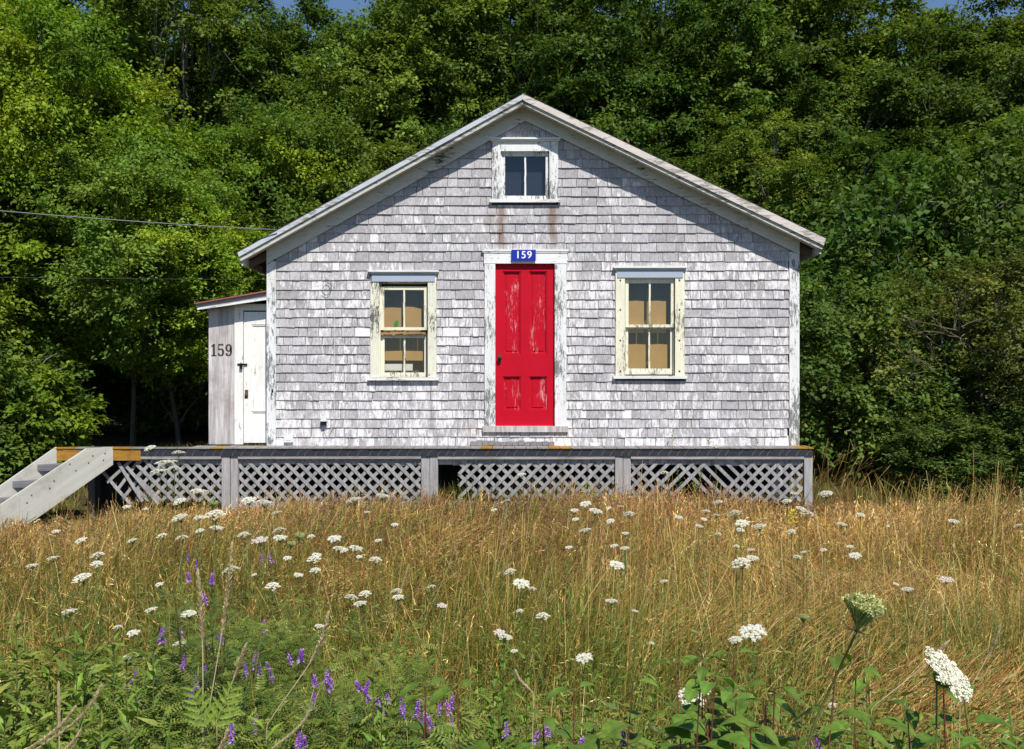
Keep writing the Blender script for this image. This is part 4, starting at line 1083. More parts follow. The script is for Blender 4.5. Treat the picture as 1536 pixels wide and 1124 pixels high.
def meadow():
    A_ = Acc()
    def layer(n, d0, d1, kind):
        x, d = scatter(n, d0, d1); y = d-D
        k = ~inside_house(x, y); x, y, d = x[k], y[k], d[k]; n = len(x)
        tn = tone(x, y, d); pv = (1+.20*vnoise(x, y, .35, 31)+.12*vnoise(x, y, 1.3, 32))[:, None]
        near = np.clip((6.0-d)/2.6, 0, 1)
        rb = np.clip(.55*vnoise(x, y, .3, 9)+1.1-.22*np.abs(x), 0, 1)*np.clip((d-4.8)/2.2, 0, 1)
        lean = vnoise(x, y, .22, 12)*1.8+RNG.normal(size=n)*1.2+.2
        hc = hcap(d, x)*(1+.16*vnoise(x, y, .45, 21)+.10*vnoise(x, y, 1.4, 22))
        if kind == 'green':
            h = hc*np.where(RNG.random(n) < .12, RNG.uniform(.8, 1.05, n), RNG.uniform(.3, .78, n)); w = np.maximum(.004, .0007*d)*RNG.uniform(.7, 1.3, n)
            c0 = GREEN[RNG.integers(0, 4, n)]*RNG.uniform(.5, 1.1, n)[:, None]; gsel = RNG.random(n) < np.clip(.72+.35*near-.30*(d > 7)-.35*tn, .15, 1)
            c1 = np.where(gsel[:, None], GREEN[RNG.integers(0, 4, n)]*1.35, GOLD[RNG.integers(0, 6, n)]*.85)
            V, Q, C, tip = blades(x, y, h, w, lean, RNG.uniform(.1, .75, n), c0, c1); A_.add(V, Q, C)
        if kind == 'stem':
            h = hc*RNG.uniform(.75, 1.25, n); w = np.maximum(.0022, .00055*d)*RNG.uniform(.8, 1.2, n); c1 = GOLD[RNG.integers(0, 6, n)]*RNG.uniform(.8, 1.25, n)[:, None]
            V, Q, C, tip = blades(x, y, h, w, lean, RNG.uniform(.03, .65, n)**1.2, c1*np.array([.75, 1.0, .6]), c1, 3, (1, .9, .8, .5)); A_.add(V, Q, C)
        if kind == 'gold':
            h = hc*RNG.uniform(.55, 1.12, n); w = np.maximum(.0022, .00048*d)*RNG.uniform(.7, 1.3, n)
            gsel = RNG.random(n) < np.clip(.16+.45*near-.25*tn, .03, .7)
            bsel = RNG.random(n) < rb*.75+.14
            cA = GOLD[RNG.integers(0, 6, n)]; cA[bsel] = BROWN[RNG.integers(0, 3, bsel.sum())]
            c1 = np.where(gsel[:, None], GREEN[RNG.integers(0, 4, n)]*1.3, cA)*RNG.uniform(.38, 1.4, n)[:, None]*pv
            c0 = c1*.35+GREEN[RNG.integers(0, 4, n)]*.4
            bend = RNG.uniform(.08, 1.0, n)**1.25
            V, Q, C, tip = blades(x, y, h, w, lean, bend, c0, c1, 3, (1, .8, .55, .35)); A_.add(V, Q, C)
            s = RNG.random(n) < .7; m = s.sum(); zb = gz(x, y)-.02
            lx = np.cos(lean)*bend*h; ly = np.sin(lean)*bend*h
            HL = np.minimum(.16, .28*h)
            for j in range(8):
                t = 1-(HL/h)*(j/8); k = t**1.9
                cx = (x+lx*k)[s]; cy = (y+ly*k)[s]; cz = (zb+h*(t-.28*np.abs(bend)*k*t))[s]
                T_ = np.stack([lx*1.9*t, ly*1.9*t, h*(1-.8*bend*t)], 1)[s]; T_ = unit(T_)
                U = unit(T_+RNG.normal(size=(m, 3))*.30+np.array([0, 0, -.08*(8-j)/8])); Nn = unit(RNG.normal(size=(m, 3))); Nn = unit(Nn-U*(Nn*U).sum(1)[:, None])
                L = RNG.uniform(.020, .042, m)*(1+.04*d[s])*(1-.4*abs(j-4)/5); cc = (c1[s]*1.3+.03)*RNG.uniform(.7, 1.3, m)[:, None]
                v, q, c = leaf_quads(np.stack([cx, cy, cz], 1), U, Nn, L, np.maximum(.0034, .00065*d[s]), cc); A_.add(v, q, c)
    layer(24000, 2.0, 4.0, 'green'); layer(54000, 4.0, 7.5, 'green'); layer(46000, 7.5, 12.2, 'green')
    layer(1600, 2.8, 4.0, 'gold'); layer(14000, 4.0, 7.0, 'gold'); layer(42000, 7.0, 11.4, 'gold'); layer(1800, 2.8, 4.2, 'stem'); layer(7000, 4.2, 7.5, 'stem'); layer(4000, 7.5, 10.5, 'stem')
    # beyond, on both sides of the cottage up to the wood
    n = 30000; x = RNG.uniform(-14, 14, n); y = RNG.uniform(-.6, 6, n); k = ~inside_house(x, y) & (np.abs(x) > 3.4); x, y = x[k], y[k]; n = len(x)
    h = RNG.uniform(.12, .34, n)*(1+.9*(y < 1.5)*(x > 4.5)*RNG.random(n)); c1 = np.where((RNG.random(n) < .45)[:, None], GREEN[RNG.integers(0, 4, n)]*1.2, GOLD[RNG.integers(0, 6, n)]*.8)
    V, Q, C, tip = blades(x, y, h, np.full(n, .011), RNG.uniform(0, 6.28, n), RNG.uniform(.1, .8, n), c1*.5, c1); A_.add(V, Q, C)
    # rough stems at the edge of the wood and by the right corner
    n = 460; x = np.concatenate([RNG.uniform(3.7, 9.5, 400), RNG.uniform(3.62, 4.3, 60)]); y = np.concatenate([RNG.uniform(.2, 2.2, 400), RNG.uniform(-.5, .6, 60)]); h = RNG.uniform(.2, .48, n); h[400:] = RNG.uniform(.5, 1.05, 60)
    c1 = GOLD[RNG.integers(0, 6, n)]*.6; V, Q, C, tip = blades(x, y, h, np.full(n, .006), RNG.normal(size=n)*.8, RNG.uniform(.1, .7, n), c1*.6, c1, 3, (1, .8, .6, 1.4)); A_.add(V, Q, C)
    # inside the skirt
    n = 5000; x = RNG.uniform(-4.4, 3.5, n); y = RNG.uniform(-.25, -.03, n); h = RNG.uniform(.15, .5, n)*(1+.3*vnoise(x, y*0, .4, 2)); c1 = np.where((RNG.random(n) < .5)[:, None], GREEN[RNG.integers(0, 4, n)]*1.2, GOLD[RNG.integers(0, 6, n)]*.8)
    V, Q, C, tip = blades(x, y, h, np.full(n, .008), RNG.uniform(0, 6.28, n), RNG.uniform(.1, .5, n), c1*.6, c1); A_.add(V, Q, C)
    # lodged, combed over tufts
    for (px, dep, nn, ln, dirn) in ((1400, 3.9, 900, .6, .15), (1370, 4.3, 600, .55, .5), (1180, 6.5, 900, .55, 2.9), (900, 8.2, 900, .55, 2.8), (1320, 6.2, 700, .55, .2), (480, 6.4, 500, .5, .3), (1090, 5.2, 700, .6, .4), (650, 7.8, 700, .55, .1), (180, 7.6, 500, .5, 2.8)):
        x = X(px, dep)+RNG.normal(size=nn)*.3; y = dep-D+RNG.normal(size=nn)*.25; c1 = GOLD[RNG.integers(0, 6, nn)]*RNG.uniform(.7, 1.1, nn)[:, None]
        V, Q, C, tip = blades(x, y, RNG.uniform(.8, 1.05, nn)*np.minimum(ln, float(hcap(np.array(dep), np.array(0.)))), np.full(nn, max(.0035, .0006*dep)), dirn+RNG.normal(size=nn)*.25, RNG.uniform(.5, 1.0, nn), c1*.5, c1, 5, (1, .9, .8, .9, 1.6, .4)); A_.add(V, Q, C)
    o = A_.build('meadow_grass', M['grass']); tag(o, 'tall dry golden meadow grass with green undergrowth', 'grass', kind='stuff')
meadow()

# ------------------------------------------------------------------ leafy undergrowth (uncountable)
def undergrowth():
    A_ = Acc(); rng = np.random.default_rng(77)
    # feathery vetch foliage: many small paired leaflets on short rachises
    def vetch(n, region, hm, cols, ll=(.012, .022)):
        px = rng.uniform(region[0], region[1], n); dep = rng.uniform(region[2], region[3], n); x = X(px, dep); y = dep-D
        z = hm*rng.beta(2.2, 1.3, n)*(1+.2*vnoise(x, y, .8, 5))
        ra = unit(np.stack([rng.normal(size=n), rng.normal(size=n), rng.uniform(-.1, .7, n)], 1)); up = unit(np.array([0, -.25, 1])+rng.normal(size=(n, 3))*.3)
        sd = unit(np.cross(ra, up)); c = cols[rng.integers(0, len(cols), n)]*rng.uniform(.7, 1.25, n)[:, None]
        for j in range(6):
            for s in (-1, 1):
                P0 = np.stack([x, y, z], 1)+ra*(.008+.0095*j); L = rng.uniform(*ll, n)
                v, q, cc = leaf_quads(P0, unit(sd*s+ra*.35), up, L, L*.32, c); A_.add(v, q, cc)
        v, q, cc = leaf_quads(np.stack([x, y, z], 1)-ra*.01, ra, up, np.full(n, .075), np.full(n, .002), c*.9); A_.add(v, q, cc)
    g = np.array([[.15, .22, .035], [.19, .26, .045], [.11, .18, .03], [.25, .30, .07]])
    vetch(6500, (100, 640, 2.5, 3.9), .66, g); vetch(4200, (-80, 720, 1.8, 2.6), .70, g); vetch(3000, (230, 470, 3.2, 4.6), .66, g*.8); vetch(3400, (560, 1050, 2.0, 3.5), .60, g); vetch(3200, (950, 1700, 1.9, 3.4), .52, g)
    # broader mixed leaves low down everywhere near
    def mixl(n, region, hm, L0, L1, ratio, cols):
        px = rng.uniform(region[0], region[1], n); dep = rng.uniform(region[2], region[3], n); x = X(px, dep); y = dep-D
        z = hm*rng.beta(1.8, 1.4, n); az = rng.uniform(0, 6.28, n); U = unit(np.stack([np.cos(az), np.sin(az), rng.uniform(-.3, .7, n)], 1)); Nn = unit(np.array([0, -.2, 1])+rng.normal(size=(n, 3))*.35); Nn = unit(Nn-U*(Nn*U).sum(1)[:, None])
        L = rng.uniform(L0, L1, n); c = cols[rng.integers(0, len(cols), n)]*rng.uniform(.6, 1.3, n)[:, None]
        v, q, cc = leaf_quads(np.stack([x, y, z], 1), U, Nn, L, L*ratio, c); A_.add(v, q, cc)
    mixl(16000, (-120, 1700, 1.8, 3.4), .62, .03, .065, .26, g); mixl(8000, (-120, 1700, 3.4, 5.2), .46, .03, .07, .2, g)
    mixl(7000, (-160, 260, 2.2, 3.6), .74, .05, .11, .2, g*1.15); mixl(9000, (600, 1600, 1.85, 2.9), .60, .035, .075, .55, g*1.0)
    o = A_.build('green_undergrowth', M['plant']); tag(o, 'tangled green vetch and weed foliage along the bottom of the meadow', 'undergrowth', kind='stuff')
undergrowth()

# ------------------------------------------------------------------ flowers
WH = (.78, .77, .68)
def umbel(seed, n_um=34, rad=.046, flo=14, flatness=.16, petal=.0042, pink=0):
    """flat topped lace head in local coords, stalk joint at origin"""
    rnd = random.Random(seed); head = MB(); rays = MB(); w = (WH[0], WH[1]*(1-.12*pink), WH[2]*(1-.05*pink))
    for i in range(n_um):
        r = rad*math.sqrt((i+.4)/n_um)*rnd.uniform(.9, 1.06); a = i*2.39996+rnd.uniform(-.2, .2)
        cx, cy = r*math.cos(a), r*math.sin(a); cz = .028+flatness*rad*(1-(r/rad)**2)+rnd.uniform(-.0015, .0015)
        rays.tube([(0, 0, 0), (cx*.45, cy*.45, cz*.38), (cx, cy, cz-.002)], [.0007, .0005, .0004], 3, (.20, .30, .08), cap=False)
        ur = rad*(.155 if n_um < 90 else .105)
        for k in range(flo):
            rr = ur*math.sqrt((k+.3)/flo); b = k*2.4+a; px_, py_ = cx+rr*math.cos(b), cy+rr*math.sin(b); pz = cz+.003*(1-(rr/ur)**2)+rnd.uniform(-.0012, .0012)
            s = petal*rnd.uniform(.7, 1.25); b2 = rnd.uniform(0, 6.28); tl = rnd.uniform(-.8, .8)
            q = []
            for m_ in range(5): t = b2+m_*1.2566; q.append((px_+s*math.cos(t), py_+s*math.sin(t), pz+s*tl*math.cos(t)))
            v = rnd.uniform(.72, 1.06); head.add(q, [(0, 1, 2, 3, 4)], tuple(c*v for c in w))
    for k in range(7):
        a = k*.9; rays.tube([(0, 0, 0), (.014*math.cos(a), .014*math.sin(a), -.003), (.024*math.cos(a), .024*math.sin(a), -.012)], [.0008, .0006, .0003], 3, (.13, .2, .05), cap=False)
    return head, rays
def mesh_of(mb, nm, mat):
    o = mb.build(nm, mat); me = o.data; bpy.data.objects.remove(o); return me
HEADS = []
for s, (n_um, fl, pk, ft) in enumerate(((30, 9, 0, .2), (26, 8, 0, .5), (22, 8, 1, .1), (34, 8, 0, .35))):
    h, r_ = umbel(100+s, n_um, .046, fl, ft, .0048, pk); HEADS.append((mesh_of(h, 'flower_head', M['petal']), mesh_of(r_, 'rays', M['plant'])))
h, r_ = umbel(200, 110, .052, 22, .10, .0018, 0); BIG = (mesh_of(h, 'flower_head', M['petal']), mesh_of(r_, 'rays', M['plant']))
def stem_mesh(seed, hgt, leaves=True):
    rnd = random.Random(seed); mb = MB(); pts = []; n = 6
    bx, by = rnd.uniform(-.05, .05), rnd.uniform(-.04, .04)
    for i in range(n+1): t = i/n; pts.append((bx*(1-t)**2, by*(1-t)**2, -hgt*(1-t)))
    mb.tube(pts, [.0026-.0010*i/n for i in range(n+1)], 5, (.14, .22, .06))
    if leaves:
        for j in range(4):
            t = rnd.uniform(.2, .75); z = -hgt*(1-t); a = rnd.uniform(0, 6.28); L = rnd.uniform(.04, .09)
            d = Vector((math.cos(a), math.sin(a), .5)); p = Vector((0, 0, z))
            mb.tube([p, p+d*L*.6, p+d*L+Vector((0, 0, -.01))], [.001, .0008, .0003], 3, (.12, .2, .05), cap=False)
            for k in range(9):
                q = p+d*L*(.3+.08*k); s = 1 if k % 2 else -1; e = Vector((-d.y*s, d.x*s, .2))*L*.22+d*L*.08
                mb.add([q, q+e*.6+Vector((0, 0, .002)), q+e, q+e*.6-d*.004], [(0, 1, 2, 3)], (.12, .2, .05))
    return mesh_of(mb, 'stem', M['plant'])
STEMS = [stem_mesh(300+i, 1.0) for i in range(5)]
def z3(l, ox, oy, k): return [(ox+a/k, oy+b/k, w_/k) for a, b, w_ in l]
FL_ = z3([(558,60,40),(640,65,25),(795,40,60),(797,112,72),(875,107,45),(947,105,92),(1095,35,70),(1160,47,80),(1218,90,50),(247,165,38),(362,207,55),(585,207,45),(715,187,45),(802,200,55),(880,163,40),(950,158,65),(1073,188,58),(1145,210,80),(1230,170,60),(1230,200,65),(1367,187,35),(1470,203,65),(1488,245,60),(433,277,62),(425,310,52),(143,318,55),(235,285,55),(368,378,85),(703,392,38),(1022,347,80),(1263,280,40),(1380,293,62),(1385,337,48),(1390,268,45),(1198,410,65),(1310,355,45),(308,520,72),(668,508,58),(518,580,40),(588,607,58),(1403,577,50),(790,660,60),(830,530,70),(555,708,35),(1118,348,25)], 0, 740, 2.928)
FL_ += [(227, 674, 18), (268, 682, 20), (250, 698, 35), (240, 711, 28), (297, 739, 25), (262, 706, 20)]
FL_ += z3([(60,38,75),(180,17,65),(113,80,30),(235,135,35),(165,203,35),(15,248,40),(60,245,65),(80,272,30),(148,295,58),(730,30,30),(672,70,30),(398,405,38),(745,345,55),(787,400,80),(838,412,35),(40,458,60),(105,440,55),(85,484,65),(245,430,55),(250,453,55),(440,487,50),(785,508,35),(885,540,65),(693,603,55),(718,632,70),(760,680,36),(1070,720,80),(1025,75,40),(1075,50,55),(1113,83,65),(1030,112,35),(1185,122,42),(1265,98,55),(1225,55,30),(1175,60,25),(1075,167,60),(1000,233,35),(1200,228,40),(1245,240,45),(1247,173,35),(1205,318,72),(1185,472,60),(1287,507,35),(1480,105,40),(1362,645,28),(1420,382,40)], 512, 740, 2.928)
FL_ += z3([(490,3,40),(633,8,65),(460,40,50),(158,45,50),(103,80,40),(147,97,38),(92,110,30),(233,97,68),(70,142,38),(257,135,68),(252,160,40),(155,178,35),(340,152,62),(515,70,50),(543,99,70),(480,168,42),(697,137,48),(780,96,42),(902,137,18),(1187,125,50),(1475,137,30),(735,230,35),(757,273,55),(532,253,32),(503,278,40),(620,245,35),(305,285,58),(262,315,90),(235,228,30),(300,245,40),(428,147,25),(933,387,25),(988,420,55),(1157,380,65),(310,615,120),(235,640,65),(660,915,40),(55,900,145)], 1024, 740, 2.928)
FL_ += [(783, 713, 14), (997, 711, 13), (1074, 671, 17), (1405, 1010, 80)]
def land(px):
    for lim, s in ((120, 'under the steps'), (235, 'between steps and lean-to'), (345, 'before the leftmost lattice'), (470, 'below left cottage corner'), (560, 'left of left window'), (680, 'below the left window'), (760, 'left of door'), (850, 'below the red door'), (925, 'right of door'), (1030, 'below the right window'), (1110, 'right of right window'), (1200, 'before right lattice end'), (1330, 'just right of the deck')):
        if px < lim: return s
    return 'near the right edge'
def band_(py): return 'against the skirt' if py < 755 else 'in far grass' if py < 790 else 'in middle grass' if py < 850 else 'in nearer grass' if py < 930 else 'in front greenery'
cells = {}
for f in FL_: cells.setdefault((land(f[0]), band_(f[1])), []).append(f)
ORD = ['first', 'second', 'third', 'fourth', 'fifth', 'sixth', 'seventh', 'eighth', 'ninth', 'tenth', 'eleventh', 'twelfth']
def flower(px, py, wpx, label, name='lace_flower', cat='flower', group='white lace flowers of the meadow'):
    dy = max(py-562, 60); size = .092 if wpx < 45 else .105
    dep = min(size*F/wpx, 10.0)                       # distance from apparent size ...
    lo, hi = .72, 1.22                                # ... kept to sensible plant heights
    hmax = 1.12; hmin = .42
    dep = min(max(dep, (EYE-hmax)*F/dy), (EYE-(.74 if dy > 178 else hmin))*F/dy); dep = min(dep, 10.3)
    x = X(px, dep); z = Z(py, dep); y = dep-D
    k = random.Random(int(px*7+py*13))
    z += .01; root = thing(name, label, cat, (x, y, z-.03), group)
    big = wpx > 38; me, ra = BIG if wpx > 55 else HEADS[2 if (px, py) in PINK else k.choice([0, 1, 3, 0])]
    ho = bpy.data.objects.new('flower_head', me); COL.objects.link(ho); ho.parent = root
    ro = bpy.data.objects.new('rays', ra); COL.objects.link(ro); ro.parent = ho
    sc = wpx*dep/F/.098; tilt = k.uniform(-.22, .22); toward = k.uniform(.0, .32)
    if (px, py) == (1405, 1010): tilt = .62; toward = .95
    ho.rotation_euler = (toward, tilt, k.uniform(0, 6.28) if False else 0); ho.scale = (sc, sc, min(1.3, sc))
    if (px, py) == (1405, 1010): ho.rotation_euler = Vector((.56, -.47, .68)).to_track_quat('Z', 'Y').to_euler()
    st_ = bpy.data.objects.new('stem', STEMS[k.randrange(5)]); COL.objects.link(st_); st_.parent = root; hh_ = z-.03-float(gz(x, y))+.02; st_.scale = (1+.2*(wpx > 38), 1, hh_); st_.rotation_euler = (0, 0, k.uniform(0, 6.28))
    return root
PINK = set()
for q in ((1145/2.928, 740+210/2.928), (512+1287/2.928, 740+507/2.928), (1024+1157/2.928, 740+380/2.928), (1024+300/2.928, 740+245/2.928), (512+440/2.928, 740+487/2.928), (512+693/2.928, 740+603/2.928)):
    m_ = min(FL_, key=lambda f: abs(f[0]-q[0])+abs(f[1]-q[1])); PINK.add((m_[0], m_[1]))
for (ld, bd), fs in cells.items():
    fs.sort()
    for i, (px, py, wp) in enumerate(fs):
        szw = 'largest tilted' if (px, py) == (1405, 1010) else 'big' if wp > 26 else 'small' if wp < 14 else 'mid sized'
        cw = 'pinkish' if (px, py) in PINK else 'white'
        od = '' if len(fs) == 1 else (' leftmost' if i == 0 else ' rightmost' if i == len(fs)-1 else ' %s from left' % ORD[i])
        flower(px, py, wp, f'{szw} {cw} lace flower {bd} {ld}'+(',' if od else '')+od)

# nest-like seed buds
def bud_mesh(seed, r=.028, n=90):
    rnd = random.Random(seed); mb = MB()
    mb.lathe([(.002, 0), (r*.14, r*.3), (r*.40, r*.9), (r*.6, r*1.4), (r*.5, r*1.6), (r*.1, r*1.5)], 14, c=(.16, .22, .07))
    for i in range(n):
        a = i*2.39996; f = math.sqrt((i+.5)/n); R1 = r*(.22+.98*f)*rnd.uniform(.9, 1.05); zt = r*(2.15-.5*f*f)+rnd.uniform(-.002, .003)+r*.18*math.cos(a*2)
        pts = [(0, 0, 0)]+[(R1*q*math.cos(a+w_), R1*q*math.sin(a+w_), zt*zz) for q, w_, zz in ((.16, 0, .22), (.55, .12, .55), (.92, .25, .85), (.98, .4, 1.0))]
        g = rnd.uniform(.8, 1.3); cc = (.36*g, .43*g, .16*g); mb.tube(pts, [.0012, .0011, .0010, .0009, .0007], 3, cc, cap=False)
        e = Vector(pts[-1])
        for k in range(7):
            d = Vector((rnd.gauss(0, 1), rnd.gauss(0, 1), rnd.gauss(.2, .8))).normalized()*.0042; q = e+d*.9; g2 = rnd.uniform(.8, 1.35); u = Vector((rnd.uniform(-1, 1), rnd.uniform(-1, 1), rnd.uniform(-1, 1)))*.0016
            mb.add([q-u, q+d*.6, q+u, q-d*.6], [(0, 1, 2, 3)], (.52*g2, .56*g2, .28*g2))
    for i in range(9):
        a = i*.7; mb.tube([(0, 0, 0), (.02*math.cos(a), .02*math.sin(a), -.002), (.036*math.cos(a), .036*math.sin(a), .006)], [.0009, .0007, .0003], 3, (.2, .27, .09), cap=False)
    return mesh_of(mb, 'seed_cup', M['plant'])
def bud(px, py, wpx, lab, tilt=(0, .15), stem_to=None):
    dep = min(max(.052*F/wpx, (EYE-1.25)*F/(py-562)), (EYE-.5)*F/(py-562)); x = X(px, dep); z = Z(py, dep); y = dep-D
    root = thing('closed_lace_flower', lab, 'flower bud', (x, y, z-.03), 'closed nest-like lace flowers')
    sc = wpx*dep/F/.060; ho = bpy.data.objects.new('seed_cup', bud_mesh(int(px), n=150 if wpx > 30 else 60)); COL.objects.link(ho); ho.parent = root; ho.scale = (sc,)*3; ho.rotation_euler = (tilt[0], tilt[1], 0)
    mb = MB(); h_ = z-.03; bx = (stem_to-px)*dep/F if stem_to else 0
    pts = [(0, 0, 0), (bx*.26, .01, -h_*.15), (bx*.62, .02, -h_*.42), (bx*.9, .01, -h_*.75), (bx, 0, -h_-.02)]
    mb.tube(pts, [.0018*sc, .0020*sc, .0024*sc, .0027*sc, .003*sc], 6, (.17, .22, .08)); so_ = mb.build('stem', M['plant'], root, True)
bud(1285, 925, 52, 'big green closed nest-like lace flower on tilted stem at lower right', (0.1, .22), 1065)
bud(1204, 928, 14, 'tiny closed lace flower left of the big nest-like bud')
bud(448, 806, 14, 'green closed lace flower below the left corner of the cottage')
bud(319, 757, 13, 'green closed lace flower near the leftmost lattice post')
bud(436, 818, 12, 'second green closed lace flower just lower left of its neighbour bud')

# vetch spikes
def vetch_head(seed, L=.055):
    rnd = random.Random(seed); mb = MB()
    cols = [(.22, .06, .46), (.30, .08, .56), (.42, .12, .58), (.50, .30, .66), (.16, .05, .40)]
    for i in range(26):
        t = i/25; z = t*L; a = i*2.0+rnd.uniform(-.3, .3) ; r = .0085*(1-.45*t); l = .011*(1-.5*t)
        d = Vector((math.cos(a), math.sin(a), -.55)); p = Vector((0, 0, z)); q = p+d*l; s = Vector((-d.y, d.x, 0))*.0026; c = rnd.choice(cols)
        mb.add([p, p+d*l*.55+s, q, p+d*l*.55-s, p+d*l*.6+Vector((0, 0, .004))], [(0, 1, 4), (1, 2, 4), (2, 3, 4), (3, 0, 4)], c)
    mb.tube([(0, 0, -.01), (0, 0, L)], [.0009, .0004], 4, (.13, .16, .12)); return mesh_of(mb, 'flower_spike', M['petal'])
def vetch_stem(seed):
    rnd = random.Random(seed); mb = MB(); pts = []
    for i in range(9): t = i/8; pts.append((.05*math.sin(t*3+seed)*(1-t), .05*math.cos(t*4+seed)*(1-t), -(1-t)))
    mb.tube(pts, [.0016-.0007*i/8 for i in range(9)], 4, (.12, .19, .06))
    for j in range(7):
        t = rnd.uniform(.45, .95); p = Vector(pts[int(t*8)]); a = rnd.uniform(0, 6.28); d = Vector((math.cos(a), math.sin(a), rnd.uniform(.0, .3))); L = rnd.uniform(.04, .065)
        mb.tube([p, p+d*L], [.0006, .0003], 3, (.12, .19, .06), cap=False)
        for k in range(8):
            for s in (-1, 1):
                q = p+d*L*(.2+.1*k); e = Vector((-d.y*s, d.x*s, .1))*.013+d*.004; w_ = d*.0022
                mb.add([q, q+e*.5+w_, q+e, q+e*.5-w_], [(0, 1, 2, 3)], (.11, .2, .05))
    return mesh_of(mb, 'stem', M['plant'])
VH = [vetch_head(400+i, .045+.008*i) for i in range(3)]; VS = [vetch_stem(410+i) for i in range(3)]
VT = z3([(828,272,0),(865,310,0),(830,362,0),(930,372,0),(905,455,0),(1150,275,0),(1195,280,0),(1162,580,0),(803,615,0),(708,622,0),(978,625,0),(920,660,0),(800,738,0),(600,793,0),(1115,735,0),(1180,730,0),(1318,703,0),(1280,712,0),(1080,765,0),(1140,760,0),(1192,785,0),(1385,808,0),(1430,790,0),(1465,810,0),(1450,830,0),(840,880,0),(860,820,0),(905,780,0),(1375,910,0),(1110,1010,0),(1020,1045,0),(1305,1075,0),(1335,1065,0),(560,815,0)], 0, 740, 2.928)
VT += z3([(83,822,0),(103,830,0),(120,870,0),(210,882,0),(175,930,0),(430,933,0),(482,905,0),(476,925,0),(270,935,0),(355,975,0),(720,1030,0),(905,1020,0),(850,1050,0),(1070,1090,0),(1055,1100,0),(1240,1055,0),(395,985,0),(495,1010,0),(330,940,0)], 512, 740, 2.928)
VT += z3([(40, 1020, 0), (595, 1080, 0), (85, 985, 0)], 1024, 740, 2.928)
vc = {}
def vland(px): return 'at far left' if px < 230 else 'beside the tall dry stalks' if px < 345 else 'below left cottage corner' if px < 440 else 'under the left window' if px < 570 else 'left of door' if px < 700 else 'under the red door' if px < 880 else 'among broad leaves at right'
def vband(py): return 'high above the tangle' if py < 905 else 'atop the tangle' if py < 985 else 'amid the tangle' if py < 1050 else 'at the bottom edge'
for f in VT: vc.setdefault((vland(f[0]), vband(f[1])), []).append(f)
for (ld, bd), fs in vc.items():
    fs.sort()
    for i, (px, py, _) in enumerate(fs):
        k = random.Random(int(px*3+py)); dy = py-562; dep = (EYE-k.uniform(.66, .80))*F/dy; x, z, y = X(px, dep), Z(py, dep), dep-D
        od = '' if len(fs) == 1 else (' leftmost' if i == 0 else ' rightmost' if i == len(fs)-1 else ' %s from left' % ORD[i])
        root = thing('vetch_plant', f'purple vetch flower spike {bd} {ld}'+(',' if od else '')+od, 'wildflower', (x, y, z-.03), 'purple vetch flowers')
        ho = bpy.data.objects.new('flower_spike', k.choice(VH)); COL.objects.link(ho); ho.parent = root; s_ = k.uniform(.62, .95)*(1 if dep < 3.3 else 1.25); ho.scale = (s_*1.5, s_*1.5, s_); ho.rotation_euler = (k.uniform(-.4, .4), k.uniform(-.4, .4), k.uniform(0, 6))
        so_ = bpy.data.objects.new('stem', k.choice(VS)); COL.objects.link(so_); so_.parent = root; so_.scale = (1, 1, z-.03); so_.rotation_euler = (0, 0, k.uniform(0, 6))

# ------------------------------------------------------------------ larger foreground plants
def blade_leaf(mb, p, d, L, W, c, droop=.25, n=6, shape='oval', fold=.18, wav=0, tw=0):
    """curved leaf with a midrib fold; 2 strips"""
    p = Vector(p); d = Vector(d).normalized(); side = d.cross(Vector((0, 0, 1)))
    if side.length < .05: side = Vector((1, 0, 0))
    side.normalize(); up = side.cross(d).normalized()
    if tw: side = (side*math.cos(tw)+up*math.sin(tw)).normalized(); up = side.cross(d).normalized()
    vs = []
    for i in range(n+1):
        t = i/n
        w_ = {'oval': math.sin(math.pi*min(1, t**.8*.98+.02))**.8, 'lance': math.sin(math.pi*min(1, t**.65*.97+.03)), 'strap': min(1, (1-t)*3.5+.03)*min(1, .4+t*6)}[shape]*W*.5
        if wav and 0 < i < n: w_ *= 1+wav*(1 if i % 2 else -1)
        c_ = p+d*L*t+Vector((0, 0, -droop*L*t*t)); vs += [c_-side*w_+up*w_*fold*2, c_, c_+side*w_+up*w_*fold*2]
    fs = []
    for i in range(n): a = i*3; fs += [(a, a+1, a+4, a+3), (a+1, a+2, a+5, a+4)]
    mb.add(vs, fs, c)
